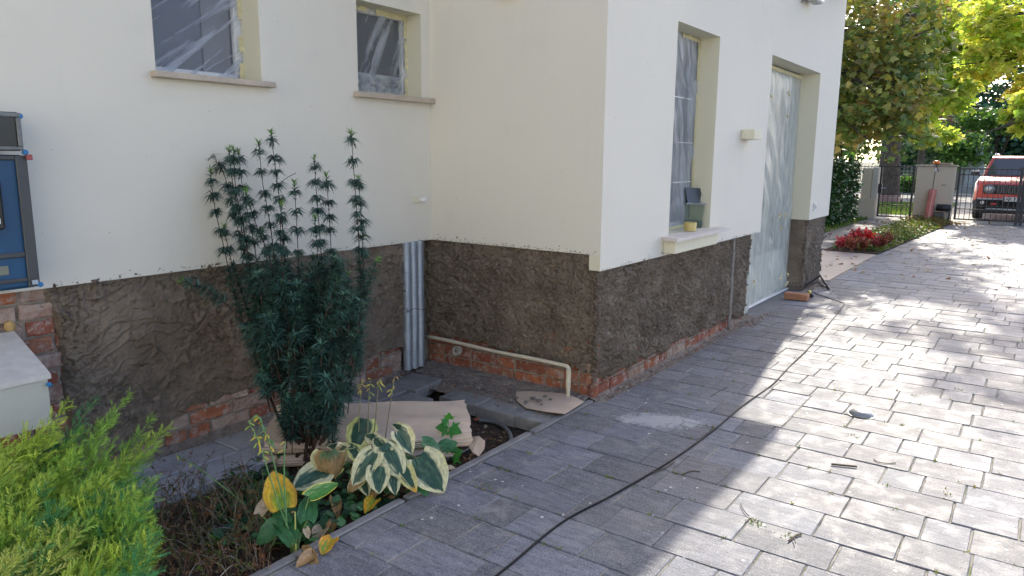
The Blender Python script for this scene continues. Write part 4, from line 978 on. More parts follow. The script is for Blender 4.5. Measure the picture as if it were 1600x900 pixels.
# crumbs of mortar in the corner and along the wall foot: uncountable
N = 2600; tv = np.array([(-.5, -.4, 0), (.5, -.5, 0), (.4, .5, 0), (-.4, .4, 0), (0, 0, .6)]); tf = np.array([(0, 1, 4), (1, 2, 4), (2, 3, 4), (3, 0, 4)])
pos = []
for i in range(N):
    k = rng.random()
    if k < .45: p = (rng.uniform(3.42, 3.88), rng.uniform(2.2, 3.5), 0.0)
    elif k < .75: p = (rng.uniform(3.9, 6.95), 2.08+abs(rng.normal(0, .03)), 0.0)
    elif k < .85: p = (rng.uniform(6.5, 7.3), 2.08-abs(rng.normal(0, .05)), 0.003)
    elif k < .93: p = (rng.uniform(8.8, 9.7), 2.05+rng.normal(0, .05), 0.004)
    else: p = (rng.uniform(1.2, 3.6), rng.uniform(3.36, 3.50), 0.004)
    pos.append(p)
pos = np.array(pos); sc = rng.gamma(2.0, .0032, N)+.003; a = rng.uniform(0, 6.28, N)
dirv = np.stack([np.cos(a), np.sin(a), np.zeros(N)], 1); g_ = rng.uniform(.5, 1.4, N)[:, None]
C = np.array([[.26, .225, .19]])*g_; C[rng.random(N) < .12] = (.35, .14, .08)
V, F, C2 = scatter(tv, tf, pos, rotmats(dirv, np.zeros(N)), sc, C)
o = make('mortar_crumbs', V, F, M_attr, col=C2); top(o, 'crumbs of mortar and brick dust along the foot of the walls', 'rubble', kind='stuff')
#PART4
# ================================================================== PLANTS NEAR THE HOUSE
def arr(x): return np.array(x, float)
NEEDLE = arr([(-.045, 0, 0), (.045, 0, 0), (-.055, .5, .03), (.055, .5, .03), (0, 1, -.12)]); YND = NEEDLE*arr([1.05, 1, 1]); NEEDLE_F = arr([(0, 1, 3), (0, 3, 2), (2, 3, 4)]).astype(int)
OVAL = arr([(0, 0, 0), (.30, .35, .06), (.26, .7, .03), (0, 1, -.10), (-.26, .7, .03), (-.30, .35, .06), (0, .5, -.02)]); OVAL_F = arr([(0, 1, 6), (1, 2, 6), (2, 3, 6), (3, 4, 6), (4, 5, 6), (5, 0, 6)]).astype(int)
_mp = [(0, 0), (.16, .10), (.46, .02), (.36, .24), (.60, .52), (.30, .48), (.22, .66), (0, 1.0), (-.22, .66), (-.30, .48), (-.60, .52), (-.36, .24), (-.46, .02), (-.16, .10)]
MAPLE = arr([(x, y, -.10*abs(x)*1.5-.12*y*y) for x, y in _mp]+[(0, .36, .02)]); MAPLE_F = arr([(i, (i+1) % 14, 14) for i in range(14)]).astype(int)
def rnd_dirs(n, up=0.0, r=rng):
    d = r.normal(size=(n, 3)); d[:, 2] = d[:, 2]*0.6+up; return d/np.linalg.norm(d, axis=1)[:, None]

# ---- plum yew
yb = G(478, 716)
yew = thing('plum_yew', yb, 'tall dark green plum yew with upright whorled shoots growing by the left wall', 'shrub')
yd = depth(yb)
SH = [ # (pixel path from tip down, depth offset)
 ([(320, 238), (345, 262), (358, 300), (372, 360), (395, 440), (425, 560), (462, 690)], .10), ([(329, 268), (335, 320), (350, 387), (370, 473), (410, 590), (455, 700)], .02),
 ([(358, 235), (364, 290), (376, 350), (390, 430), (425, 560), (465, 700)], .05), ([(365, 236), (369, 300), (385, 380), (400, 470), (440, 600), (470, 705)], -.08), ([(373, 240), (380, 300), (395, 370), (412, 470), (445, 600), (472, 700)], .12),
 ([(404, 224), (411, 290), (422, 350), (432, 430), (450, 560), (475, 700)], -.05), ([(423, 208), (432, 275), (440, 340), (447, 430), (460, 560), (478, 700)], .07), ([(463, 270), (445, 280), (436, 292)], .06),
 ([(460, 288), (463, 340), (466, 400), (468, 480), (472, 600), (480, 700)], -.10), ([(491, 250), (495, 310), (502, 397), (506, 470), (500, 590), (486, 705)], .02), ([(510, 276), (514, 330), (518, 400), (524, 480), (516, 590), (492, 705)], .12),
 ([(492, 342), (496, 397), (500, 450), (497, 560), (482, 700)], -.12), ([(549, 210), (555, 297), (561, 380), (563, 463), (552, 560), (525, 640), (495, 705)], .0), ([(560, 280), (564, 330), (567, 390), (568, 470), (556, 570), (520, 660), (495, 708)], .08),
 ([(284, 438), (310, 448), (345, 468), (380, 500)], -.05), ([(589, 408), (580, 430), (570, 470), (560, 520)], -.06), ([(384, 300), (400, 350), (420, 400), (436, 470), (455, 600)], -.15), ([(440, 320), (438, 380), (444, 450), (455, 560)], -.18),
 ([(525, 410), (528, 470), (524, 540), (505, 640), (488, 705)], -.1), ([(543, 430), (545, 480), (540, 560), (510, 660)], .15), ([(350, 355), (362, 410), (385, 480), (415, 590)], .18), ([(410, 360), (418, 420), (430, 500), (450, 600)], .2)]
wm = MB(); ndl = []
def whorl(c, ax, n, L, g, droop=.12, spread=1.0, r=rng, up=(.1, .75)):
    a = r.uniform(0, 6.28, n); ref = np.array([0, 0, 1.0]) if abs(ax[2]) < .9 else np.array([1.0, 0, 0]); u = np.cross(ax, ref); u /= np.linalg.norm(u); w = np.cross(ax, u)
    d = spread*(np.cos(a)[:, None]*u+np.sin(a)[:, None]*w)+ax*r.uniform(up[0], up[1], n)[:, None]; d /= np.linalg.norm(d, axis=1)[:, None]
    pos = c+ax*r.uniform(-.012, .012, n)[:, None]; R = rotmats(d, r.normal(0, .3, n))
    tv = YND.copy(); tv[2:4, 2] = .10*1; tv[4, 2] = -droop*2.2
    C = np.array(g)*r.uniform(.65, 1.35, n)[:, None]; ndl.append(scatter(tv, NEEDLE_F, pos, R, L*r.uniform(.8, 1.15, n), C))
DG = (0.055, 0.122, 0.096); BG = (0.16, 0.32, 0.08)
for si, (path, off) in enumerate(SH):
    P = [atd(u, v, yd+off*min(1.0, max(0.15, (720-v)/300))) for u, v in path]; P = smooth_path(P, 8)
    if path[-1][1] > 690: P[-1] = yb+(rng.uniform(-.07, .07), rng.uniform(-.07, .07), .0)
    s = np.concatenate([[0], np.cumsum(np.linalg.norm(np.diff(P, axis=0), axis=1))]); L = s[-1]
    rad = np.clip(.0015+.0085*(s/ max(L, .6))**2, .0015, .012); wm.tube(P, rad, 6)
    def at_s(x): return np.array([np.interp(x, s, P[:, k]) for k in range(3)])
    x = 0.0; first = True; lime = si in (0, 1, 7, 14, 15)
    while x < L-.12:
        c = at_s(x); ax = at_s(max(x-.01, 0))-at_s(min(x+.01, L)); ax /= np.linalg.norm(ax)+1e-9
        low = c[2] < 0.98
        if first: whorl(c, ax, 26, .034, (0.16, .33, .07) if lime else BG, .02, .55); whorl(c-ax*.02, ax, 16, .036, DG, .08, .9); x += rng.uniform(.035, .06); first = False; continue
        if low: whorl(c, ax, 24 if c[2] > .42 else 7, .055 if c[2] > .42 else .04, DG, .12); x += .036
        else:
            n = rng.integers(46, 60); whorl(c, ax, n, rng.uniform(.042, .056), DG, .27, up=(-.1, .45))
            for q in range(3): whorl(at_s(min(x+.010*(q+1), L)), ax, 7, .026, DG, .1)
            x += rng.uniform(.06, .11)
# side shoots filling the body
for i in range(190):
    v = 400+(655-400)*rng.beta(1.2, 1.25)
    half = np.interp(v, [400, 440, 470, 560, 600, 640, 680, 715], [60, 84, 93, 86, 68, 46, 28, 15]); ctr = np.interp(v, [420, 560, 715], [470, 478, 480])
    u = ctr+half*rng.uniform(-1, 1); off = rng.uniform(-.26, .2)*half/95
    c = atd(u, v, yd+off); tgt = np.array([c[0], c[1], 0])*0; out = c-np.array([yb[0], yb[1], c[2]-.25]); out /= np.linalg.norm(out)
    ax = out*.30+np.array([0, 0, 1.0])+rng.normal(0, .15, 3); ax /= np.linalg.norm(ax); Ls = rng.uniform(.08, .20)
    wm.tube([c-ax*Ls-(0, 0, .02), c-ax*Ls*.5, c], [.003, .0025, .002], 4, caps=False)
    for k in range(int(Ls/.034)): whorl(c-ax*k*.036, ax, 25, .056, np.array(DG)*rng.uniform(.75, 1.6), .14)
    whorl(c, ax, 14, .046, (0.11, .23, .14), .03, .7)
wm.build('stems', M_brown, yew, smooth=True)
V, F, C = merge(ndl); make('needles', V, F, M_needle, yew, col=C)

# ---- spreading juniper, bright green
jb = np.array([0.80, 2.72, -0.02])
jun = thing('juniper', jb, 'bright yellow green feathery juniper spreading in the near corner of the bed', 'shrub')
_sp = [(-.03, 0, 0), (.03, 0, 0), (0, 1.0, .02)]; SPF = [(0, 1, 2)]
for i, (y0, sd, L_) in enumerate([(.08, 1, .34), (.16, -1, .36), (.26, 1, .36), (.36, -1, .33), (.48, 1, .30), (.58, -1, .27), (.70, 1, .21), (.80, -1, .16)]):
    n_ = len(_sp); a_ = math.radians(34); dx, dy = sd*math.sin(a_)*L_, math.cos(a_)*L_; w_ = .028
    _sp += [(0, y0-.02, 0), (0, y0+.045, 0), (dx*.6+w_, y0+dy*.6-w_*sd*.4, .03*((i % 3)-1)), (dx, y0+dy, .05*((i % 3)-1)), (dx*.55-w_*.6, y0+dy*.62+w_, .02)]
    SPF += [(n_, n_+2, n_+4), (n_, n_+4, n_+1), (n_+2, n_+3, n_+4)]
SPRIG = arr(_sp); SPRIG_F = arr(SPF).astype(int)
spr = []; jw = MB()
def juniper_branch(P, cA, cB, dens=1.0, width=.085, lean=.4):
    P = smooth_path(P, 8); s = np.concatenate([[0], np.cumsum(np.linalg.norm(np.diff(P, axis=0), axis=1))]); L = s[-1]
    jw.tube(P, np.linspace(.003, .0008, len(P)), 5, c=(.16, .24, .06), caps=False)
    n = int(L/.0052*dens); S_ = np.sort(rng.uniform(.06*L, L, n)); C0 = np.stack([np.interp(S_, s, P[:, k]) for k in range(3)], 1)
    T = np.stack([np.interp(np.minimum(S_+.01, L), s, P[:, k]) for k in range(3)], 1)-np.stack([np.interp(np.maximum(S_-.01, 0), s, P[:, k]) for k in range(3)], 1); T /= np.linalg.norm(T, axis=1)[:, None]+1e-9
    rd = rng.normal(size=(n, 3)); rd -= T*np.sum(rd*T, 1)[:, None]; rd /= np.linalg.norm(rd, axis=1)[:, None]
    d = T*.78+rd*.62; d /= np.linalg.norm(d, axis=1)[:, None]
    f = 1-(S_/L); bl = width*(.28+.9*np.minimum(f*1.6, 1))*rng.uniform(.6, 1.15, n)
    for k in range(3):
        w = (k+.25)/3; pos = C0+d*(bl*w)[:, None]; dd = d+rng.normal(0, .30, (n, 3)); dd /= np.linalg.norm(dd, axis=1)[:, None]
        mixk = np.clip(rng.uniform(0, 1, n)*.6+.4*w, 0, 1)[:, None]; col = (np.array(cA)*(1-mixk)+np.array(cB)*mixk)*rng.uniform(.7, 1.25, n)[:, None]
        spr.append(scatter(SPRIG, SPRIG_F, pos, rotmats(dd, rng.uniform(0, 6.28, n)), np.maximum(bl*.62, .018), col))
YG = ((0.26, .42, .06), (.58, .70, .12)); MG = ((0.17, .34, .06), (.38, .60, .11)); BLG = ((0.05, .20, .08), (.12, .38, .14)); LY = ((.34, .45, .09), (.66, .70, .20))
JB = [ # base px, tip px, base depth, tip depth, colours
 ((-40, 760), (108, 626), 2.6, 2.75, YG), ((-30, 800), (150, 624), 2.6, 2.85, BLG), ((0, 830), (203, 617), 2.6, 2.95, MG), ((60, 820), (236, 655), 2.6, 3.0, MG), ((80, 830), (268, 664), 2.6, 3.05, YG),
 ((20, 880), (250, 690), 2.5, 2.9, MG), ((-40, 720), (60, 680), 2.5, 2.7, YG), ((-60, 800), (30, 700), 2.4, 2.6, YG), ((0, 850), (120, 700), 2.4, 2.7, YG), ((-20, 860), (90, 660), 2.45, 2.7, YG),
 ((40, 870), (180, 690), 2.45, 2.8, MG), ((60, 890), (225, 740), 2.4, 2.75, BLG), ((30, 900), (245, 752), 2.35, 2.7, BLG), ((20, 900), (160, 735), 2.3, 2.6, MG), ((-30, 900), (80, 740), 2.3, 2.5, YG),
 ((70, 910), (238, 808), 2.3, 2.6, YG), ((60, 920), (250, 840), 2.25, 2.5, MG), ((0, 930), (130, 820), 2.2, 2.35, LY), ((20, 940), (118, 838), 2.15, 2.3, LY), ((-60, 900), (50, 790), 2.2, 2.4, YG),
 ((-40, 940), (48, 862), 2.1, 2.2, LY), ((60, 950), (175, 850), 2.1, 2.3, YG), ((100, 960), (215, 860), 2.1, 2.3, MG), ((120, 930), (240, 870), 2.2, 2.4, MG), ((-60, 860), (20, 760), 2.3, 2.5, MG), ((-60, 840), (0, 690), 2.4, 2.6, YG), ((30, 860), (140, 760), 2.3, 2.5, YG), ((90, 870), (205, 790), 2.35, 2.6, BLG), ((60, 850), (200, 710), 2.5, 2.8, YG), ((40, 840), (175, 650), 2.55, 2.85, MG),
 ((0, 800), (130, 672), 2.55, 2.75, MG), ((-20, 900), (60, 830), 2.15, 2.3, YG), ((0, 880), (100, 790), 2.25, 2.4, BLG), ((40, 900), (150, 800), 2.2, 2.4, MG)]
for (b, t_, d0, d1, cc) in JB:
    A = atd(*b, d0); B = atd(*t_, d1); Mid = (A+B)/2+np.array([0, 0, -.02])+rng.normal(0, .015, 3); juniper_branch([A, Mid, B], *cc, dens=1.15)
for i in range(60):
    u = rng.uniform(-60, 190); v = rng.uniform(760, 905); d1 = np.interp(v, [700, 905], [2.75, 2.25])+rng.uniform(-.05, .15); B = atd(u+60, v-50, d1); A = atd(u-30, v+60, d1-.05)-(0, 0, .03)
    juniper_branch([A, (A+B)/2-(0, 0, .01), B], *[YG, MG, BLG, MG][i % 4], dens=.9)
jw.build('branches', M_stem, jun); V, F, C = merge(spr); make('foliage', V, F, M_scale, jun, col=C)

# ---- dried heath beside the juniper
hb = G(330, 850); hea = thing('dried_heather', hb+(0, 0, -.05), 'low dried heather with rust brown tips and a few green shoots beside the juniper', 'shrub')
hm = MB(); fl = []
for i in range(430):
    u = rng.uniform(215, 425); v = rng.uniform(770, 915)
    if v < 800-(u-215)*.0 and rng.random() < .3: continue
    p = G(u, v, -.05); h = rng.uniform(.05, .15)*(1.25 if v < 850 else .9); lean = rng.normal(0, .35, 2)
    q = [p, p+(lean[0]*h*.5, lean[1]*h*.5, h*.55), p+(lean[0]*h*1.3, lean[1]*h*1.3, h)]
    kind = rng.random(); colr = (.13, .085, .06) if kind < .5 else (.22, .17, .12)
    hm.tube(smooth_path(q, 3), [.0016]*4+[.0012]*3, 3, c=colr, caps=False)
    n = 12; tt = rng.uniform(.35, 1, n)[:, None]; pos = np.array(q[0])*(1-tt)**2+2*np.array(q[1])*tt*(1-tt)+np.array(q[2])*tt**2
    g = [(.10, .17, .04), (.20, .09, .04), (.26, .14, .07), (.07, .11, .035), (.15, .13, .05)][i % 5]
    fl.append(scatter(NEEDLE*arr([1.8, 1, 1]), NEEDLE_F, pos, rotmats(rnd_dirs(n, .8), rng.uniform(0, 6, n)), rng.uniform(.010, .024, n), np.array(g)*rng.uniform(.6, 1.4, n)[:, None]))
for i in range(26):
    p = G(rng.uniform(300, 420), rng.uniform(830, 900), -.045); a = rng.uniform(0, 6.28); L = rng.uniform(.08, .2)
    hm.tube(smooth_path([p, p+(math.cos(a)*L*.5, math.sin(a)*L*.5, rng.uniform(.03, .07)), p+(math.cos(a)*L, math.sin(a)*L, rng.uniform(0.0, .09))], 4), .0018, 4, c=(.30, .27, .23), caps=False)
hm.build('twigs', M_stem, hea); V, F, C = merge(fl); make('foliage', V, F, M_dry, hea, col=C)

# ---- broad leaves of the hostas
def frame_leaf(base, tip, hint):
    y = tip-base; L = np.linalg.norm(y); y = y/L; z = hint-y*(hint @ y); z /= np.linalg.norm(z); return L, np.cross(y, z), y, z
HS = {'cream': (.66, .64, .38), 'green': (.030, .085, .055), 'lime': (.10, .26, .04)}
def broad_leaf(name, base, tip, width, parent, kind, hint=None, cup=.25, droop=.2, seed=0, mat=None, fold=0.0, label=None):
    base = arr(base); tip = arr(tip); mid = (base+tip)/2; tocam = CAM-mid; tocam /= np.linalg.norm(tocam)
    if hint is None: hint = tocam*.7+np.array([0, 0, .6])
    L, X, Y, Z = frame_leaf(base, tip, arr(hint)); nu, nv = 26, 19
    T, W = np.meshgrid(np.linspace(0, 1, nu), np.linspace(-1, 1, nv), indexing='ij')
    prof = np.sin(np.pi*np.clip(T*.95+.05, 0, 1)**.66)**.60*(1-.12*T)*(1-.25*sstep(.82, 1.0, T))
    x = W*prof*width*.60*(1+.03*np.sin(T*17+seed))
    yy = T*L-.13*L*np.abs(W)**1.6*np.clip(1-T*2.2, 0, 1)
    av = np.abs(W); zz = cup*width*(av**1.6)*.5*prof-droop*L*(T-.35)**2*np.sign(T-.35)+.034*width*np.sin(av*24-T*9)*prof+.03*width*np.sin(T*9+seed)*av**3-fold*width*av*.5
    zz += .02*width*vnoise(T*5+seed, W*4, seed)
    P = base+X*x[..., None]+Y*yy[..., None]+Z*zz[..., None]
    vein = .66+.44*np.abs(np.sin(av*15-T*6))**.7; nz = fbm(T*3+seed, W*9, seed+3, 3); nn = vnoise(T*3, W*26+seed, seed)
    edge = sstep(.50, .57, av*(1-.0*T)+.27*nn+.12*nz+.42*np.clip(T-.80, 0, 1)/.2*.6)
    def mixc(a, b, k): return np.array(a)*(1-k[..., None])+np.array(b)*k[..., None]
    if kind == 'var': C = mixc(np.array(HS['green'])*1.0, HS['cream'], edge); C = mixc(C, (.16, .26, .14), np.clip(nz*1.5, 0, .35)*(1-edge))
    elif kind == 'varlime': C = mixc(HS['green'], (.58, .60, .22), edge)
    elif kind == 'varyellow': C = mixc(HS['green'], (.62, .58, .24), edge); C = mixc(C, (.75, .42, .04), sstep(.82, .95, T+.1*nz))
    elif kind == 'green': C = mixc((.035, .13, .045), (.055, .20, .07), np.clip(nz+.4, 0, 1))
    elif kind == 'greenyellow': C = mixc((.05, .22, .04), (.65, .55, .05), sstep(.80, .95, av+.1*nn))
    elif kind == 'yellow': C = mixc((.78, .42, .03), (.80, .55, .06), np.clip(nz+.5, 0, 1)); C = mixc(C, (.22, .40, .05), sstep(.55, .15, np.hypot(T-.15, W*.6)+.2*nz)); C = mixc(C, (.35, .20, .06), sstep(.88, 1.0, np.maximum(T, av)+.1*nn)*.7)
    elif kind == 'orange': C = mixc((.70, .34, .03), (.22, .35, .05), sstep(.0, .35, nz+.2-np.abs(W)*.4))
    elif kind == 'tan': C = mixc((.50, .38, .25), (.62, .52, .40), np.clip(nz+.5, 0, 1))
    elif kind == 'dried': C = mixc((.40, .26, .12), HS['cream'], sstep(.80, .9, av+.1*nn)); C = mixc(C, (.12, .20, .10), sstep(.35, .1, T+.15*nz)*(1-edge))
    elif kind == 'brown': C = mixc((.25, .14, .06), (.42, .28, .13), np.clip(nz+.5, 0, 1))
    C = C*vein[..., None]; i, j = np.meshgrid(np.arange(nu-1), np.arange(nv-1), indexing='ij'); a = (i*nv+j).ravel()
    F = np.stack([a, a+nv, a+nv+1, a+1], 1); o = make(name, P.reshape(-1, 3), F, mat or M_leafthick, parent, col=C.reshape(-1, 3), smooth=True)
    if label: o['label'] = label
    return o
def petiole(P, r, c, parent, name='stem'):
    m = MB(); m.tube(smooth_path(P, 6), r, 6, c=c); return m.build(name, M_stem, parent, smooth=True)
def pxw(p, w): return w*depth(p)/CF
h1 = G(598, 735, -.05); hos = thing('variegated_hosta', h1, 'hosta clump with blue green leaves edged in cream at the edge of the bed', 'hosta')
HL = [ # base px,z, tip px,z, width px, kind, cup, droop
 ((508, 735, .10), (457, 762, .07), 40, 'var', .2, .15), ((516, 706, .20), (526, 752, .06), 50, 'dried', -.5, .3), ((585, 708, .18), (550, 758, .07), 34, 'var', .25, .2), ((600, 697, .20), (630, 744, .09), 40, 'var', -.1, .35),
 ((590, 731, .13), (592, 769, .06), 33, 'var', .1, .3), ((622, 723, .12), (650, 766, .05), 28, 'varyellow', .1, .2), ((653, 716, .13), (694, 768, .02), 58, 'var', .18, .15), ((570, 656, .22), (554, 700, .17), 40, 'varlime', -.25, .2),
 ((622, 674, .24), (645, 708, .15), 30, 'var', .7, .3), ((540, 702, .20), (508, 693, .17), 18, 'var', .2, .2), ((570, 738, .10), (541, 768, .03), 22, 'dried', .3, .3), ((604, 706, .18), (584, 680, .22), 24, 'var', .2, .2),
 ((640, 690, .18), (612, 712, .13), 18, 'var', .3, .2), ((628, 672, .24), (612, 660, .25), 14, 'var', .6, .3), ((560, 715, .15), (545, 690, .20), 22, 'varlime', .3, .3), ((560, 735, .08), (575, 772, .03), 24, 'var', .2, .3), ((612, 740, .09), (618, 772, .04), 22, 'var', .3, .2), ((530, 730, .09), (500, 752, .05), 20, 'varlime', .2, .2), ((640, 735, .08), (668, 772, .02), 24, 'green', .2, .3), ((588, 690, .2), (572, 676, .21), 20, 'var', .3, .2), ((660, 690, .17), (690, 700, .13), 18, 'green', .3, .3), ((690, 700, .10), (715, 690, .12), 20, 'green', .3, .3)]
root1 = G(600, 742, -.055)
for i, (b, t_, w, kd, cu, dr) in enumerate(HL):
    B = G(b[0], b[1], b[2]); T = G(t_[0], t_[1], t_[2]); broad_leaf('leaf', B, T, pxw(B, w), hos, kd, cup=cu, droop=dr, seed=i+3, fold=.3 if kd == 'dried' else 0, label='withered brown leaf with pale edge' if kd == 'dried' else None)
    mid = (root1+B)/2+np.array([0, 0, .06]); petiole([root1+(rng.uniform(-.04, .04), rng.uniform(-.04, .04), 0), mid, B], [.0045]*6+[.003]*7, (.22, .28, .12), hos)
def stalk(px, z0, parent, pods=(.25, .02), c=(.14, .20, .08), r=.0032, podc=((.45, .38, .10), (.25, .30, .08), (.33, .22, .10)), npod=10, dep=None, name='flower_stalk'):
    d = dep; P = [atd(u, v, d) for u, v in px]; P = smooth_path(P, 6); m = MB(); m.tube(P, np.linspace(r, r*.55, len(P)), 6, c=c)
    o = m.build(name, M_stem, parent, smooth=True)
    m = MB(); n = len(P)
    for k in range(npod):
        f = 1-rng.uniform(0, pods[0]) if k else 1.0; q = P[min(int(f*(n-1)), n-1)]; dr = rng.normal(size=3); dr[2] = -abs(dr[2])*.4; dr /= np.linalg.norm(dr)
        Lp = rng.uniform(.016, .032); m.tube([q, q+dr*Lp*.3, q+dr*Lp*.75-(0, 0, .004), q+dr*Lp-(0, 0, .010)], [.0012, .0025, .0038, .001], 5, c=podc[rng.integers(0, 3)])
    m.build('seed_pods' if npod > 2 else 'bud', M_stem, o)
for px in ([(559, 712), (561, 660), (563, 620), (564, 594)], [(573, 705), (575, 660), (576, 625), (579, 592)], [(583, 690), (588, 640), (590, 615), (594, 592)], [(601, 692), (607, 650), (612, 620), (617, 588)]):
    stalk(px, 0, hos, dep=depth(G(590, 740)), c=(.15, .15, .08), npod=9)
# green hosta in front
root2 = G(462, 868, -.05); ho2 = thing('green_hosta', root2, 'second hosta with plain green leaves and yellowing ones near the kerb', 'hosta')
HL = [((442, 792, .14), (428, 742, .17), 44, 'yellow', .25, -.2), ((405, 803, .10), (426, 768, .14), 17, 'tan', .35, .1), ((480, 814, .10), (482, 770, .16), 27, 'green', .2, .2), ((436, 818, .09), (398, 850, .03), 28, 'green', .2, .3),
 ((476, 812, .09), (452, 835, .04), 24, 'green', .2, .35), ((446, 818, .10), (430, 790, .13), 22, 'green', .3, .2), ((483, 777, .17), (529, 752, .16), 24, 'greenyellow', .25, .1), ((455, 850, .05), (425, 812, .10), 16, 'green', .5, .1), ((463, 842, .06), (446, 805, .1), 14, 'green', .5, .1),
 ((476, 825, .07), (484, 842, .02), 10, 'tan', .6, .3), ((470, 862, 0.0), (496, 880, .01), 22, 'brown', .5, .3), ((488, 866, .01), (463, 884, .01), 18, 'brown', .6, .4), ((472, 818, .03), (456, 842, .0), 16, 'brown', .6, .3)]
for i, (b, t_, w, kd, cu, dr) in enumerate(HL):
    B = G(*b); T = G(*t_); broad_leaf('leaf', B, T, pxw(B, w), ho2, kd, cup=cu, droop=dr, seed=i+33, label={'yellow': 'large yellow withering leaf', 'tan': 'dry tan leaf', 'brown': 'shrivelled brown leaf'}.get(kd))
    petiole([root2+(rng.uniform(-.02, .02), rng.uniform(-.02, .02), 0), (root2+B)/2+np.array([0, 0, .02]), B], [.004]*6+[.003]*7, (.16, .27, .09), ho2)
d2 = depth(root2)-.05
stalk([(450, 836), (446, 790), (444, 740), (445, 690)], 0, ho2, dep=d2, c=(.10, .24, .08), r=.004, npod=2)
stalk([(458, 828), (440, 770), (424, 708), (412, 668), (402, 648)], 0, ho2, pods=(.45, .02), dep=d2+.05, c=(.10, .24, .08), npod=26, podc=((.10, .22, .09), (.14, .27, .10), (.60, .45, .05)))
stalk([(462, 850), (440, 800), (420, 740), (404, 690), (388, 658)], 0, ho2, pods=(.35, .02), dep=d2, c=(.12, .26, .08), npod=16, podc=((.45, .45, .06), (.25, .36, .07), (.65, .48, .05)))
stalk([(462, 868), (462, 850), (461, 800)], 0, ho2, dep=d2, c=(.40, .44, .12), r=.005, npod=1)
stalk([(384, 790), (350, 762), (312, 733), (276, 711)], 0, ho2, pods=(.22, .02), dep=depth(G(384, 800)), c=(.14, .26, .08), npod=7, podc=((.50, .33, .04), (.35, .38, .08), (.12, .10, .05)))
B = G(499, 862, .006); o = broad_leaf('fallen_leaf', G(520, 842, .035), G(502, 866, .008), pxw(B, 26), None, 'orange', hint=(0, 0, 1), cup=.5, droop=.2, seed=4); top(o, 'orange and green curled leaf lying on the pavers by the kerb', 'leaf')
for i, (b, t_, w, kd, lb) in enumerate([((522, 780, .02), (528, 804, .0), 16, 'brown', 'curled brown leaf left of the bed centre among dark ground cover'), ((586, 782, .01), (570, 798, .0), 20, 'orange', 'yellow brown cupped leaf lying by the kerb below the hosta'), ((596, 766, .03), (572, 785, .01), 12, 'brown', 'dry shrivelled leaf just below the cream edged hosta leaves'),
    ((505, 828, .0), (490, 845, -.02), 22, 'tan', 'large dry tan leaf on soil right of the green hosta'), ((520, 818, .0), (512, 838, -.02), 14, 'brown', 'crumpled brown leaf at the kerb beside the tan leaf'), ((388, 772, .03), (408, 768, .03), 11, 'brown', 'reddish brown lobed leaf among ground cover left of the yellow leaf'),
    ((700, 735, .0), (715, 730, .0), 12, 'tan', 'pale dry leaf at the foot of the green seedling'), ((785, 656, -.08), (793, 660, -.08), 6, 'orange', 'small orange leaf in the pit beside the curved hose'), ((612, 780, .0), (598, 770, .0), 9, 'brown', 'small brown leaf on the kerb under the large hosta leaf')]):
    B = G(*b); T = G(*t_); o = broad_leaf('fallen_leaf', B, T, pxw(B, w), None, kd, hint=(0.1, -.1, 1), cup=.7, droop=.5, seed=i+60, mat=M_dry); top(o, lb, 'leaf')
# seedling
sp = G(700, 722, -.05); sd_ = thing('green_seedling', sp, 'fresh green seedling with lobed leaves growing before the cardboard', 'seedling'); dS = depth(sp)
petiole([sp, atd(701, 690, dS), atd(701, 655, dS)], .0022, (.18, .26, .10), sd_)
V = []; LB = [((701, 668), (680, 667), 15), ((702, 668), (722, 676), 14), ((701, 660), (690, 655), 11), ((701, 656), (702, 645), 9), ((701, 690), (680, 686), 20), ((702, 692), (716, 706), 16), ((701, 706), (708, 694), 15), ((703, 715), (722, 702), 20), ((700, 712), (688, 706), 14)]
for i, (b, t_, w) in enumerate(LB):
    B = atd(*b, dS); T = atd(*t_, dS-.02); L, X, Y, Z = frame_leaf(B, T, (CAM-B)*.5+np.array([0, 0, 1.0])); R = np.stack([X, Y, Z], 1)
    tv = MAPLE*arr([1.25, 1, 1]); v_, f_, c_ = scatter(tv, MAPLE_F, B[None], R[None], np.array([L]), np.array([(.06, .26, .05)])*(.8+.1*(i % 4))); make('leaf', v_, f_, M_leaf, sd_, col=c_)
# ground cover in the bed
pos = []; 
while len(pos) < 900:
    u = rng.uniform(330, 660); v = rng.uniform(712, 850)
    if v > 905-(u-400)*.52: continue
    if v < 745 and 440 < u < 560 and rng.random() < .8: continue
    p = G(u, v, -.04+abs(rng.normal(.025, .02)));
    if p[1] < 2.19 or p[1] > 3.02: continue
    pos.append(p)
pos = arr(pos); n = len(pos); k = 14; tv = [(0, 0, 0)]+[((.5+.05*math.cos(i*math.pi))*math.sin(2*math.pi*i/k), .5-(.5+.05*math.cos(i*math.pi))*math.cos(2*math.pi*i/k)-.02, .05) for i in range(1, k)]
tv = arr(tv+[(0, .42, -.04)]); tf = arr([(i, (i+1) % k, k) for i in range(k)]).astype(int)
d = rng.normal(size=(n, 3)); d[:, 2] = rng.normal(0, .35, n); cc = arr([(.035, .105, .055), (.07, .19, .09), (.11, .27, .11), (.05, .12, .065)])[rng.integers(0, 4, n)]*rng.uniform(.7, 1.3, n)[:, None]
v1 = scatter(tv, tf, pos, rotmats(d, rng.normal(0, .4, n)), rng.uniform(.026, .046, n), cc)
o = make('ground_cover', *v1[:2], M_leaf, col=v1[2]); top(o, 'dark green scalloped ground cover under the hostas', 'ground cover', kind='stuff')
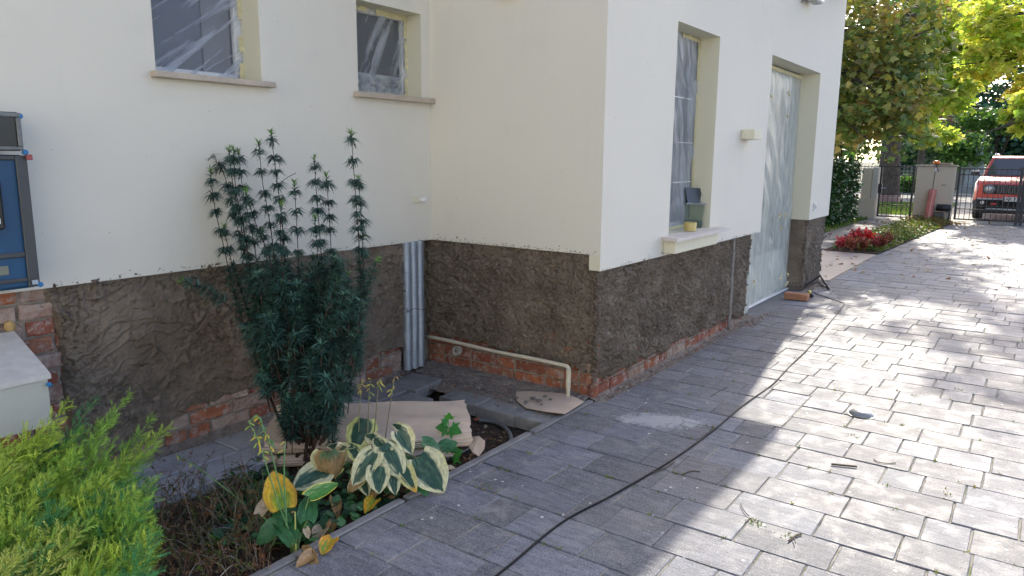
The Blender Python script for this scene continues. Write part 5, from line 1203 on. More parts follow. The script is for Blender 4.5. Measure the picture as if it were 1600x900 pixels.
# leaf litter and needles on the soil
N = 1500; pos = np.stack([rng.uniform(1.0, 3.25, N), rng.uniform(2.19, 3.0, N), np.zeros(N)], 1); pos[:, 2] = bedz(pos[:, 0], pos[:, 1])+.004
g = arr([(.20, .12, .07), (.30, .19, .10), (.12, .08, .05), (.36, .28, .18), (.22, .10, .06)])[rng.integers(0, 5, N)]
d = rng.normal(size=(N, 3)); d[:, 2] *= .15
v1 = scatter(OVAL*arr([.8, 1, 2.5]), OVAL_F, pos, rotmats(d, rng.normal(0, .6, N)), rng.gamma(3, .006, N)+.006, g); o = make('leaf_litter', v1[0], v1[1], M_dry, col=v1[2]); top(o, 'dry leaf litter strewn over the soil of the bed', 'leaf litter', kind='stuff')
# weeds and moss in the paving joints
pos = []; dr = []; r_ = random.Random(21)
for i in range(300):
    k = r_.randint(-3, 12); x = 2.476+.2325*k+r_.uniform(-.004, .004)
    if r_.random() < .0: x += 1
    y = r_.uniform(-.6, 2.1); nb = r_.randint(3, 10)
    if r_.random() < .6: continue
    for q in range(nb): pos.append((x+r_.uniform(-.012, .012), y+r_.uniform(-.006, .006), -.003)); dr.append((r_.uniform(-1, 1), r_.uniform(-1, 1), r_.uniform(.4, 1.6)))
for (u, v, nb) in ((757, 762, 26), (1178, 815, 30), (1130, 738, 14), (1243, 560, 10), (1346, 508, 8), (1480, 770, 24), (1228, 835, 16), (1500, 610, 14), (1425, 618, 12), (1335, 682, 14)):
    c = G(u, v)
    for q in range(nb): pos.append((c[0]+r_.gauss(0, .018), c[1]+r_.gauss(0, .018), -.002)); dr.append((r_.uniform(-1, 1), r_.uniform(-1, 1), r_.uniform(.1, .9)))
pos = arr(pos); dr = arr(dr); n = len(pos)
v1 = scatter(NEEDLE*arr([2.2, 1, 1]), NEEDLE_F, pos, rotmats(dr, rng.uniform(0, 6, n)), rng.uniform(.008, .022, n), arr([(.10, .20, .03), (.16, .26, .05), (.22, .24, .08), (.25, .2, .1)])[rng.integers(0, 4, n)])
o = make('joint_weeds', v1[0], v1[1], M_leaf, col=v1[2]); top(o, 'tiny weeds and moss sprouting from the paving joints', 'weeds', kind='stuff')
#PART5
# ================================================================== BY THE GATE
# red leaved bedding plants
reds = [(1312, 391), (1324, 388), (1331, 393), (1342, 384), (1350, 392), (1358, 383), (1366, 391), (1376, 389), (1384, 384), (1337, 378)]
names = ['leftmost', 'second from the left', 'front left', 'tall middle', 'front middle', 'brightest red', 'front right', 'right', 'rightmost', 'rear middle']
rt = thing('coleus_plant', G(1312, 391, .02), 'red leaved bedding plant at the left end of the row beside the terrace', 'bedding plant', 'red leaved plants in a row at the end of the flower bed')
def bedding(root, p, s, colr, seed):
    r = np.random.default_rng(seed); parts = []; m = MB()
    for k in range(9):
        a = r.uniform(0, 6.28); tip = p+np.array([math.cos(a)*r.uniform(.02, .12), math.sin(a)*r.uniform(.02, .12), s*r.uniform(.6, 1.0)]); m.tube([p, (p+tip)/2+(0, 0, .02), tip], .005, 5, c=(.25, .10, .08), caps=False)
        n = 26; tt = r.uniform(.3, 1, n)[:, None]; pos = p+(tip-p)*tt+r.normal(0, .012, (n, 3)); d = r.normal(size=(n, 3)); d[:, 2] = abs(d[:, 2])*.8+.3
        parts.append(scatter(OVAL*arr([1.0, 1, 1]), OVAL_F, pos, rotmats(d, r.normal(0, .5, n)), r.uniform(.04, .085, n)*(1.15-.4*tt[:, 0]), np.array(colr)*r.uniform(.45, 1.5, n)[:, None]))
    m.build('stem', M_stem, root); v = merge(parts); make('leaves', v[0], v[1], M_leaf, root, col=v[2])
pal = [(.55, .10, .15), (.48, .08, .14), (.30, .10, .08), (.62, .06, .10), (.34, .12, .09), (.75, .05, .08), (.38, .08, .10), (.28, .09, .07), (.24, .10, .06), (.52, .07, .12)]
labs = ['red leaved bedding plant at the left end of the row beside the terrace', 'crimson bedding plant second from the left in the row by the terrace', 'low dark red bedding plant in front near the left end of the row', 'tall scarlet bedding plant in the middle of the row', 'low brownish red bedding plant in front in the middle', 'brightest red bedding plant right of the middle', 'purplish red bedding plant in front on the right', 'dark maroon bedding plant near the right end of the row', 'small maroon bedding plant at the right end of the row', 'crimson bedding plant behind the middle of the row']
for i, (u, v) in enumerate(reds):
    p = G(u, v, .02)
    if i: rt = thing('coleus_plant', p, labs[i], 'bedding plant', 'red leaved plants in a row at the end of the flower bed')
    bedding(rt, p, .30 if i in (3, 5) else .22, pal[i], 100+i)
# mixed ground cover and leaves in the flower bed
N = 9000; X = rng.uniform(13.2, 20.9, N); lo = 2.04-(X-13)*.045; hi = np.interp(X, [13, 17, 21], [2.80, 2.68, 2.60]); Y = lo+(hi-lo)*rng.random(N); Z = .02+abs(rng.normal(0, .06, N))*np.clip((Y-lo)/.2, .3, 1)
cc = arr([(.10, .17, .04), (.16, .22, .05), (.22, .22, .07), (.07, .12, .03), (.25, .14, .06), (.20, .11, .05)]); w_ = np.where((X > 19.2)[:, None], np.array([.1, .1, .1, .1, .3, .3]), np.array([.3, .25, .2, .15, .05, .05])); idx = np.array([rng.choice(6, p=w/w.sum()) for w in w_])
v1 = scatter(OVAL, OVAL_F, np.stack([X, Y, Z], 1), rotmats(rnd_dirs(N, .3), rng.normal(0, .6, N)), rng.uniform(.03, .07, N), cc[idx]*rng.uniform(.6, 1.4, N)[:, None])
o = make('bed_planting', v1[0], v1[1], M_leaf, col=v1[2]); top(o, 'low mixed green and yellowing planting covering the flower bed', 'ground cover', kind='stuff')
# grass on the verge and the lawn, fallen leaves
N = 16000; k = N//4; X = np.concatenate([rng.uniform(13, 20.9, k), rng.uniform(23.1, 30.1, N-k)]); Y = np.concatenate([3.6+rng.gamma(1.6, .5, k), rng.uniform(2.4, 9, N-k)])
v1 = scatter(NEEDLE*arr([2.0, 1, 1]), NEEDLE_F, np.stack([X, Y, np.zeros(N)-.004], 1), rotmats(rnd_dirs(N, 1.6), rng.uniform(0, 6, N)), rng.uniform(.05, .11, N), arr([(.10, .20, .03), (.14, .26, .04), (.07, .14, .03), (.22, .26, .08)])[rng.integers(0, 4, N)])
o = make('grass', v1[0], v1[1], M_leaf, col=v1[2]); top(o, 'short grass on the lawn and the roadside verge', 'grass', kind='stuff')
N = 900; X = rng.uniform(10, 21.5, N); Y = np.where(rng.random(N) < .35, rng.uniform(-1.5, 1.9, N), rng.uniform(1.9, 5, N)); kk = rng.random(N) < .45; X[kk] = rng.normal(20.6, .35, kk.sum()); Y[kk] = rng.normal(2.1, .35, kk.sum()); Z = np.where((X < 13) & (Y > 2.06), .008, .004)+.02*kk
v1 = scatter(MAPLE, MAPLE_F, np.stack([X, Y, Z+.008], 1), rotmats(np.stack([rng.normal(size=N), rng.normal(size=N), rng.normal(0, .12, N)], 1), rng.normal(0, .3, N)), rng.uniform(.04, .09, N), arr([(.35, .20, .09), (.25, .14, .07), (.45, .32, .10), (.20, .13, .08)])[rng.integers(0, 4, N)])
o = make('fallen_leaves', v1[0], v1[1], M_dry, col=v1[2]); top(o, 'dry fallen leaves scattered near the gate and along the drive', 'leaves', kind='stuff')

# hedge
def leaf_volume(centers, radii, n, size, palette, tmpl, tf, up=.1, seed=1, clump=.32, shell=.55, sunny=None):
    r = np.random.default_rng(seed); out = []; tot = sum(np.prod(q)**(2/3) for q in radii)
    for c, q in zip(centers, radii):
        c = arr(c); q = arr(q); m = max(30, int(n*np.prod(q)**(2/3)/tot)); nc = max(6, m//26)
        d = r.normal(size=(nc, 3)); d /= np.linalg.norm(d, axis=1)[:, None]; cc = d*(shell+(1.05-shell)*r.random((nc, 1))**.6)*q+c
        w = r.integers(0, nc, m); off = r.normal(size=(m, 3))*arr([1, 1, .55])*clump*np.mean(q)*.55; pos = cc[w]+off
        pc = arr(palette)[r.choice(len(palette), nc)]; pl = arr(palette)[r.choice(len(palette), m)]
        col = (pc[w]*.6+pl*.4)*r.uniform(.65, 1.35, (m, 1))
        dr = r.normal(size=(m, 3)); dr[:, 2] = dr[:, 2]*.45-.35+up; out.append(scatter(tmpl, tf, pos, rotmats(dr, r.normal(0, .7, m)), size*r.uniform(.65, 1.3, m), col))
    return merge(out)
def tree(name, base, trunk, rad, blobs, n, size, palette, label, cat, tmpl=OVAL, tf=OVAL_F, seed=1, group=None, mat=None, clump=.32, shell=.55, bark=None):
    """base point, trunk = list of points, blobs = [(centre, radii)]"""
    t = thing(name, base, label, cat, group); r = np.random.default_rng(seed)
    P = smooth_path([arr(base)-(0, 0, .08)]+[arr(p) for p in trunk], 6); m = MB(); rr = np.linspace(rad, rad*.45, len(P)); rr[:3] *= [1.35, 1.15, 1.05]; m.tube(P, rr, 12)
    for c, q in blobs:
        st = P[int(len(P)*r.uniform(.55, .95))]; c = arr(c); mid = (st+c)/2+r.normal(0, .15, 3)*np.mean(q)*.5; m.tube(smooth_path([st, mid, c+(c-st)*.15], 5), np.linspace(rad*.38, rad*.06, 11), 7)
        for k in range(4):
            e = c+r.normal(size=3)*arr(q)*.6; m.tube([mid*.4+c*.6, (c+e)/2+r.normal(0, .05, 3), e], [rad*.12, rad*.07, rad*.02], 5, caps=False)
    m.build('trunk', bark or M_bark, t, smooth=True)
    v = leaf_volume([b[0] for b in blobs], [b[1] for b in blobs], n, size, palette, tmpl, tf, seed=seed, clump=clump, shell=shell)
    make('crown', v[0], v[1], mat or M_leaf, t, col=v[2]); return t
def blob(X, u, v, ru, rv, rx):
    """crown lobe at distance x = X seen around (u, v), radii given in picture units and metres"""
    c = on('x', X, u, v); d = depth(c); return (tuple(c), (rx, ru*d/CF*1.15, rv*d/CF))
hd = thing('laurel_hedge', (19.1, 4.7, 0), 'dense clipped dark green laurel hedge between the house and the garden gate', 'hedge')
N = 15000; r__ = np.random.default_rng(7); P_ = r__.random((N, 3)); fc = r__.integers(0, 5, N)
P_[fc == 0, 0] = r__.random((fc == 0).sum())*.10; P_[fc == 1, 1] = r__.random((fc == 1).sum())*.12; P_[fc == 2, 2] = 1-r__.random((fc == 2).sum())*.10
lo_ = arr([17.3, 3.72, .05]); hi_ = arr([20.2, 6.4, 1.46]); pos = lo_+P_*(hi_-lo_)+r__.normal(0, .03, (N, 3)); pos += .07*np.stack([fbm(pos[:, 1]*2, pos[:, 2]*2, 3), fbm(pos[:, 0]*2, pos[:, 2]*2, 4), fbm(pos[:, 0]*2, pos[:, 1]*2, 5)], 1)
cc_ = arr([(.03, .085, .028), (.042, .11, .032), (.024, .065, .022), (.06, .14, .04)])[r__.integers(0, 4, N)]*r__.uniform(.7, 1.3, N)[:, None]
v = scatter(OVAL, OVAL_F, pos, rotmats(rnd_dirs(N, .1, r__), r__.normal(0, .7, N)), r__.uniform(.07, .12, N), cc_); make('foliage', v[0], v[1], M_leafthick, hd, col=v[2])
m = MB(); r_ = random.Random(2)
for i in range(14):
    x, y = r_.uniform(17.6, 19.8), r_.uniform(3.9, 5.8); m.tube([(x, y, -.05), (x+r_.uniform(-.1, .1), y+r_.uniform(-.1, .1), .5), (x+r_.uniform(-.3, .3), y+r_.uniform(-.3, .3), 1.1)], [.025, .018, .008], 6)
m.build('stems', M_brown, hd)

# gate pillar with cap
t_ = thing('gate_pillar', (21.2, 2.18, 0), 'broad beige rendered pillar between the garden gate and the drive gate', 'gate pillar')
m = MB(); m.box((21.0, 1.77, -.1), (21.36, 2.60, 1.36), bev=.008); m.build('pillar_body', M_pillar, t_)
m = MB(); m.box((20.96, 1.73, 1.361), (21.40, 2.64, 1.395), bev=.008); m.build('coping', simple('coping_stone', (.40, .34, .27), .8, var=.3), t_)
m = MB(); m.box((21.05, 1.86, 1.396), (21.33, 2.22, 1.45), bev=.01); m.build('cap_tile', simple('cap_tile', (.36, .27, .19), .8, var=.4, scale=30), t_)
m = MB(); m.box((20.985, 1.93, .90), (20.999, 2.03, .925), bev=.003); m.build('vent_slot', simple('slot_metal', (.30, .25, .18), .5), t_)
q = on('x', 21.05, 1463, 258); t_ = thing('warning_light', (21.08, q[1], 1.396), 'orange flashing gate lamp on the edge of the beige pillar', 'warning light')
m = MB(); m.lathe([(.045, 0), (.045, .03), (.03, .035)], (21.04, q[1], 1.396), 14); m.tube([(21.0, q[1], 1.40), (20.93, q[1]-.02, 1.38), (20.94, q[1]-.05, 1.30), (20.97, q[1]-.07, 1.24)], .010, 6); m.build('lamp_base', M_blackplastic, t_)
m = MB(); m.lathe([(.075, .032), (.080, .06), (.066, .095), (.03, .112)], (21.04, q[1], 1.396), 18); m.build('lens', simple('orange_lens', (.85, .20, .02), .25), t_, smooth=True)
m = MB(); m.box((20.975, q[1]-.03, 1.24), (20.998, q[1]+.02, 1.33), bev=.004); m.build('sensor_box', M_pvc, t_)
m = MB(); m.tube([(20.99, q[1]+.0, 1.24), (20.992, q[1]+.01, 1.0), (20.99, q[1]+.02, .72)], .006, 5); m.build('lamp_cable', M_blackplastic, t_)
# rolled red mesh leaning on the pillar
A = on('x', 20.72, 1449, 342); A[2] = .03; B = on('x', 20.93, 1458, 297); ax = B-A; t_ = thing('rolled_mesh', A, 'roll of pale red plastic mesh leaning against the beige pillar', 'roll')
m = MB(); zz = np.linspace(0, 1, 8)[:, None]; m.tube(A+ax*zz, .085, 18); m.build('mesh_roll', simple('red_mesh', (.60, .19, .15), .7, var=.35, scale=60, bump=.5), t_, smooth=True)
n_ = np.array([-1.0, -.25, 0.0]); n_ /= np.linalg.norm(n_); m = MB(); m.tube([A+n_*.083+ax*.0, A+n_*.085+ax*1.0], .014, 6); m.tube([A+n_*.075+(0, .045, 0), A+n_*.075+(0, .045, 0)+ax], .009, 6); m.build('fold_edge', simple('pink_edge', (.72, .36, .30), .7), t_)
# black mailbox like drum on a box
t_ = thing('gate_motor', (20.9, 1.95, 0), 'black gate opener drum on a dark box at the foot of the pillar', 'gate motor')
m = MB(); m.tube([on('x', 20.82, 1463, 324), on('x', 20.82, 1486, 325)], .085, 16); m.build('drum', M_blackplastic, t_, smooth=True)
m = MB(); m.box((20.74, 1.90, .0), (20.97, 2.10, .25), bev=.01); m.build('motor_box', M_darkmetal, t_)
m = MB(); m.tube([(20.84, 1.80, .40), (20.84, 1.78, .2), (20.83, 1.80, 0)], .018, 6); m.tube([(20.84, 1.86, .40), (20.85, 1.83, .25)], .014, 6); m.build('bracket', M_iron, t_)

# gates
def gate(root, y0, y1, x, z0, z1, n, midz, mat, tilt=0, rb=.008):
    m = MB(); m.box((x-.018, y0, z0), (x+.018, y1, z0+.035)); m.box((x-.018, y0, z1-.03), (x+.018, y1, z1)); 
    m.box((x-.022, y0, z0-.0), (x+.022, y0+.045, z1+.02)); m.box((x-.022, y1-.045, z0), (x+.022, y1, z1+.02)); m.build('gate_frame', mat, root)
    m = MB()
    for z in midz: m = MB(); m.box((x-.010, y0+.046, z), (x+.010, y1-.046, z+.022)); m.build('cross_rail', mat, root)
    for i in range(1, n): y = y0+(y1-y0)*i/n; m = MB(); m.tube([(x, y, z0+.03), (x, y, z1-.015)], rb, 6, caps=False); m.build('bar', mat, root)
t_ = thing('garden_gate', (21.05, 3.02, 0), 'narrow black barred garden gate left of the beige pillar', 'gate'); gate(t_, 2.64, 3.43, 21.06, .06, 1.36, 7, (.36, 1.12), M_iron)
m = MB(); m.box((21.02, 3.36, .66), (21.10, 3.45, .90), bev=.004); lk = m.build('lock_case', M_iron, t_); m = MB(); m.tube([(21.0, 3.37, .80), (20.97, 3.37, .80), (20.97, 3.25, .80)], .012, 6); m.build('handle', M_steel, lk)
t_ = thing('drive_gate', (21.2, 1.05, 0), 'left leaf of the black barred drive gate in front of the red car', 'gate', 'leaves of the drive gate'); gate(t_, .40, 1.71, 21.2, .07, 1.33, 12, (.33, 1.16), M_iron)
m = MB(); m.box((21.16, .395, .0), (21.24, .455, 1.37)); m.build('lock_post', M_iron, t_); m = MB(); m.tube([(21.17, .95, .09), (21.16, .95, .0)], .014, 6); m.build('drop_bolt', M_iron, t_)
t_ = thing('drive_gate', (21.2, -.3, 0), 'right leaf of the black barred drive gate cut off by the edge', 'gate', 'leaves of the drive gate'); gate(t_, -1.0, .385, 21.2, .07, 1.33, 12, (.33, 1.16), M_iron)
m = MB(); m.box((21.165, .300, .0), (21.235, .360, 1.36)); m.build('lock_post', M_iron, t_)
t_ = thing('gate_pillar', (21.2, -1.4, 0), 'beige pillar on the far side of the drive gate', 'gate pillar'); m = MB(); m.box((21.0, -1.75, -.1), (21.36, -1.04, 1.36), bev=.008); m.build('pillar_body', M_pillar, t_); m = MB(); m.box((20.96, -1.79, 1.361), (21.40, -1.0, 1.395), bev=.008); m.build('coping', M_pillar, t_)
t_ = thing('garden_wall', (21.2, 5.5, 0), 'low beige garden wall and slim gate post behind the hedge', 'wall')
m = MB(); m.box((21.0, 3.47, -.1), (21.3, 3.60, 1.32), bev=.01); m.build('post', simple('post_render', (.55, .51, .44), .8, var=.2), t_); m = MB(); m.box((20.94, 3.475, -.1), (21.34, 9.5, .52), bev=.01); m.box((21.02, 3.61, .521), (21.28, 3.85, 1.30), bev=.01); m.build('wall', M_pillar, t_)

# ================================================================== CAR
car = thing('parked_car', (24.2, .52, 0), 'red boxy off roader parked behind the drive gate, facing the house', 'car'); yc = .52; xf = 22.25
M_red = NT('red_car_paint'); M_red.col((.62, .045, .03)); M_red.set(Roughness=.22, Coat_Weight=.8, Coat_Roughness=.28); M_red = M_red.m
def loft(secs, mat, name, parent, cap=True, ang=.7):
    """secs: list of (x, [(y, z) ...]) sections"""
    V = []; F = []; k = len(secs[0][1])
    for x, s in secs: V += [(x if not isinstance(x, (list, tuple)) else x[i], yc+p[0], p[1]) for i, p in enumerate(s)]
    for i in range(len(secs)-1):
        for j in range(k): F.append((i*k+j, i*k+(j+1) % k, (i+1)*k+(j+1) % k, (i+1)*k+j))
    if cap: F.append(tuple(range(k))[::-1]); F.append(tuple((len(secs)-1)*k+j for j in range(k)))
    o = make(name, V, F, mat, parent); fixn(o); auto_smooth(o, ang); return o
def sec(w, zb, zt, r=.08, tw=None):
    tw = tw if tw else w; return [(-w, zb), (w, zb), (w+.015, zb+(zt-zb)*.45), (w, zt-r*1.3), (tw-r*.5, zt-r*.25), (tw-r*1.6, zt), (-tw+r*1.6, zt), (-tw+r*.5, zt-r*.25), (-w, zt-r*1.3), (-w-.015, zb+(zt-zb)*.45)]
body = loft([(xf, sec(.80, .50, .93, .05)), (xf+.10, sec(.87, .46, 1.02, .07)), (xf+.35, sec(.90, .46, 1.06, .08)), (xf+1.15, sec(.905, .40, 1.12, .08)), (xf+3.7, sec(.905, .40, 1.12, .08)), (xf+4.12, sec(.87, .45, 1.08, .08)), (xf+4.2, sec(.82, .5, 1.0, .06))], M_red, 'body', car)
# greenhouse: pillars and roof
def gh(xb, xt, wb, wt, zb, zt): return xb, xt, wb, wt, zb, zt
cabV = [(xf+1.05, .80, 1.10), (xf+1.62, .66, 1.60), (xf+1.9, .665, 1.645), (xf+3.7, .66, 1.64), (xf+3.98, .64, 1.58), (xf+4.12, .80, 1.08)]
V = []; F = []
for x, w, z in cabV: V += [(x, yc-w, z), (x, yc+w, z)]
n0 = len(V); V += [(x, yc+sgn*.82, 1.09) for x in (xf+1.05, xf+4.12) for sgn in (-1, 1)]
F = [(2*i, 2*i+1, 2*i+3, 2*i+2) for i in range(5)]+[tuple([2*i for i in range(6)]+[n0+2, n0])[::-1], tuple([2*i+1 for i in range(6)]+[n0+3, n0+1])]
cab = make('roof', V, F, M_red, car); fixn(cab); auto_smooth(cab, .5)
M_cg = simple('car_glass', (.05, .06, .07), .06, spec=1.0, var=.1, scale=1)
def quad(pts, mat, name, parent, th=(-.012, 0, .004)):
    p = [arr(q) for q in pts]; o = make(name, [q+arr(th) for q in p]+p, [(0, 1, 2, 3), (7, 6, 5, 4), (0, 4, 5, 1), (1, 5, 6, 2), (2, 6, 7, 3), (3, 7, 4, 0)], mat, parent); fixn(o); return o
quad([(xf+1.09, yc-.74, 1.135), (xf+1.09, yc+.74, 1.135), (xf+1.58, yc+.60, 1.565), (xf+1.58, yc-.60, 1.565)], M_cg, 'windscreen', car)
for sg in (-1, 1):
    y_ = lambda z: yc+sg*(.815-(z-1.10)*.28+.004)
    quad([(xf+1.35, y_(1.16), 1.16), (xf+2.35, y_(1.16), 1.16), (xf+2.35, y_(1.55), 1.55), (xf+1.75, y_(1.55), 1.55)], M_cg, 'side_window', car, (0, sg*.008, 0)); quad([(xf+2.45, y_(1.16), 1.16), (xf+3.55, y_(1.16), 1.16), (xf+3.5, y_(1.55), 1.55), (xf+2.45, y_(1.55), 1.55)], M_cg, 'side_window', car, (0, sg*.008, 0))
    m = MB(); m.tube([(xf+1.75, yc+sg*.60, 1.64), (xf+1.85, yc+sg*.60, 1.70), (xf+3.55, yc+sg*.60, 1.70), (xf+3.65, yc+sg*.60, 1.64)], .02, 8); m.build('roof_rail', M_steel, car)
    m = MB(); m.box((xf+1.05, yc+sg*.98-.10, 1.12), (xf+1.20, yc+sg*.98+.10, 1.25), bev=.035); m.box((xf+1.12, yc+sg*.86-.05, 1.12), (xf+1.18, yc+sg*.86+.06, 1.15)); mr = m.build('wing_mirror', M_blackplastic, car)
    m = MB(); m.box((xf+1.045, yc+sg*.98-.095, 1.20), (xf+1.19, yc+sg*.98+.095, 1.265), bev=.03); m.build('mirror_cap', simple('silver_cap', (.6, .6, .6), .25, .6), mr)
    for xw in (xf+.78, xf+3.35):
        m = MB(); m.lathe([(.20, -.11), (.32, -.11), (.345, -.08), (.345, .08), (.32, .11), (.20, .11)], (xw, yc+sg*.80, .345), 28, M=Matrix.Rotation(math.pi/2, 3, 'X')); wh = m.build('wheel', simple('tyre_rubber', (.02, .02, .02), .8), car); auto_smooth(wh, .5)
        m = MB(); m.lathe([(.06, -.115), (.21, -.118), (.21, .118), (.06, .115)], (xw, yc+sg*.80, .345), 20, M=Matrix.Rotation(math.pi/2, 3, 'X')); m.build('rim', M_steel, wh)
        m = MB(); a = np.linspace(0, math.pi, 14); m.tube(np.stack([xw+.40*np.cos(a), np.full(14, yc+sg*.885), .40+.36*np.sin(a)], 1), .045, 8); m.build('arch_trim', M_blackplastic, car)
My90 = Matrix.Rotation(-math.pi/2, 3, 'Y')
m = MB(); m.box((xf-.030, yc-.70, .68), (xf+.05, yc+.70, .93), bev=.05); gp = m.build('grille_panel', M_blackplastic, car)
for k in range(7):
    y = yc+(k-3)*.115; m = MB(); ring = [(y-.036, .72), (y+.036, .72), (y+.038, .74), (y+.038, .88), (y+.036, .90), (y-.036, .90), (y-.038, .88), (y-.038, .74)]
    m.tube([(xf-.034, a, b) for a, b in ring]+[(xf-.034, *ring[0])], .007, 5); m.build('grille_slot', simple('grille_chrome', (.22, .23, .24), .35, .7), gp)
for sg in (-1, 1):
    m = MB(); m.lathe([(.115, 0), (.118, .03), (.10, .045), (.05, .055)], (xf-.015, yc+sg*.56, .81), 24, M=My90); hl = m.build('headlight', simple('lamp_glass', (.16, .17, .18), .08, spec=1.0), car)
    m = MB(); m.lathe([(.062, .045), (.058, .060), (.03, .066)], (xf-.015, yc+sg*.56+.02, .82), 16, M=My90); m.tube([(xf-.075, yc+sg*.56-.05, .85), (xf-.075, yc+sg*.56+.05, .77)], .012, 6); m.build('bulb_reflector', simple('bulb_bright', (.75, .76, .8), .15, .3), hl)
m = MB(); m.box((xf-.075, yc-.88, .30), (xf+.25, yc+.88, .56), bev=.06); m.box((xf-.04, yc-.86, .20), (xf+.3, yc+.86, .31), bev=.04); bp = m.build('bumper', M_blackplastic, car)
m = MB(); m.box((xf-.085, yc-.80, .545), (xf-.06, yc+.80, .585), bev=.01); m.box((xf-.088, yc-.60, .30), (xf-.06, yc+.60, .335), bev=.01); m.build('bumper_trim', M_steel, bp)
m = MB(); m.box((xf-.082, yc-.72, .40), (xf-.0765, yc+.72, .50)); m.build('lower_grille', simple('grille_mesh', (.01, .01, .01), .9), bp)
for sg in (-1, 1):
    m = MB(); m.lathe([(.045, 0), (.045, .02), (.02, .028)], (xf-.070, yc+sg*.68, .47), 16, M=My90); m.build('fog_light', simple('fog_glass', (.6, .6, .6), .2), bp)
m = MB(); m.box((xf-.088, yc+.38, .42), (xf-.080, yc+.50, .47)); m.build('red_hook', simple('hook_red', (.55, .05, .05), .5), bp)
m = MB(); m.box((xf-.105, yc-.26, .515), (xf-.090, yc+.26, .625), bev=.006); pl = m.build('number_plate', simple('plate_white', (.75, .74, .70), .5), car)
m = MB(); m.box((xf-.107, yc+.215, .520), (xf-.1055, yc+.255, .620)); m.build('plate_band', M_blue, pl)
tc = bpy.data.curves.new('plate_text', 'FONT'); tc.body = 'AX 72271'; tc.size = .105; tc.align_x = 'CENTER'; tc.align_y = 'CENTER'; tc.extrude = .0008; tc.space_character = 1.02
to = bpy.data.objects.new('plate_text', tc); COL.objects.link(to); dg = bpy.context.evaluated_depsgraph_get(); me = bpy.data.meshes.new_from_object(to.evaluated_get(dg)); bpy.data.objects.remove(to)
Vt = np.array([v.co for v in me.vertices]); Ft = [tuple(p.vertices) for p in me.polygons]
make('plate_text', np.stack([np.full(len(Vt), xf-.1068)-Vt[:, 2], yc-.02-Vt[:, 0], .570+Vt[:, 1]], 1), Ft, M_blackplastic, pl)

# ================================================================== ACROSS THE STREET
def spike_fence(x, y0, y1, label):
    t = thing('street_fence', (x, (y0+y1)/2, 0), label, 'fence'); m = MB(); m.box((x-.12, y0, -.1), (x+.12, y1, .34), bev=.01); m.build('fence_base', simple('grey_plinth', (.30, .30, .29), .9, var=.3), t)
    m = MB()
    for z in (.42, .98, 1.16): m = MB(); m.box((x-.02, y0, z), (x+.02, y1, z+.04)); m.build('fence_rail', M_railw, t)
    y = y0+.07
    while y < y1: m = MB(); m.tube([(x, y, .36), (x, y, 1.22), (x, y, 1.31)], [.016, .016, .003], 5); m.build('picket', M_railw, t); y += .16
M_railw = simple('weathered_rail', (.30, .31, .30), .6, var=.3)
spike_fence(40.6, -.6, 3.2, 'spiked grey fence across the street right of the beige pillar'); spike_fence(40.6, 3.6, 8.0, 'spiked grey fence across the street seen through the garden gate')
q = on('x', 42.5, 1520, 300)
t_ = thing('concrete_post', (42.5, q[1], 0), 'pale grey tapering concrete post behind the far fence', 'post'); m = MB(); quadbox(m, (42.5, q[1]), .62, .9, -.05, 1.5, .45, .62); quadbox(m, (42.5, q[1]-.08), .30, .32, 1.501, 2.5, .2, .24); m.build('post_body', simple('pale_concrete', (.42, .45, .48), .8, var=.2, scale=8), t_); m = MB(); m.lathe([(.10, 0), (.14, .06), (.10, .14), (.04, .18)], (42.5, q[1]-.08, 2.501), 12); m.build('post_cap', M_steel, t_)
# small house
q = on('x', 50, 1505, 192); t_ = thing('far_house', (52, q[1], 0), 'small house with reddish tiled roof half hidden by trees across the street', 'house'); y0, y1 = q[1]-.9, q[1]+3.2
m = MB(); m.box((50, y0, -.1), (56, y1, 3.0)); m.build('wall', simple('house_wall', (.30, .27, .22), .9), t_); m = MB(); m.prism([(y0-.3, 3.001), (y1+.3, 3.001), ((y0+y1)/2, 4.9)], 'x', 49.6, 56.4); m.build('roof', simple('red_roof', (.30, .12, .08), .8, var=.3, scale=3), t_); m = MB(); m.box((49.55, y0-.35, 2.90), (49.60, y1+.35, 3.0)); m.build('fascia', M_pvc, t_); m = MB(); m.box((49.96, q[1]+.2, 1.0), (49.998, q[1]+1.2, 2.2)); m.build('window', M_glass, t_)
q = G(1383, 317)
t_ = thing('stone_block', q, 'low pinkish stone block on the verge behind the garden gate', 'stone'); m = MB(); m.box((q[0], q[1]-.42, -.02), (q[0]+.5, q[1]+.42, .22), bev=.03); m.box((q[0]+.04, q[1]-.36, .221), (q[0]+.46, q[1]+.36, .27), bev=.02); m.build('block', simple('pink_stone', (.42, .28, .25), .9, var=.3, scale=8), t_)

PAL_MAP = [(.13, .22, .08), (.17, .27, .09), (.24, .31, .08), (.40, .38, .09), (.10, .17, .06), (.52, .43, .13), (.46, .29, .12), (.20, .24, .08)]
PAL_YEL = [(.44, .52, .12), (.54, .58, .15), (.36, .49, .10), (.60, .58, .17), (.48, .45, .13), (.26, .40, .08)]
PAL_DRK = [(.075, .16, .10), (.10, .21, .12), (.12, .25, .12), (.06, .13, .08)]; PAL_MID = [(.10, .22, .06), (.14, .29, .07), (.09, .18, .06), (.21, .34, .08)]
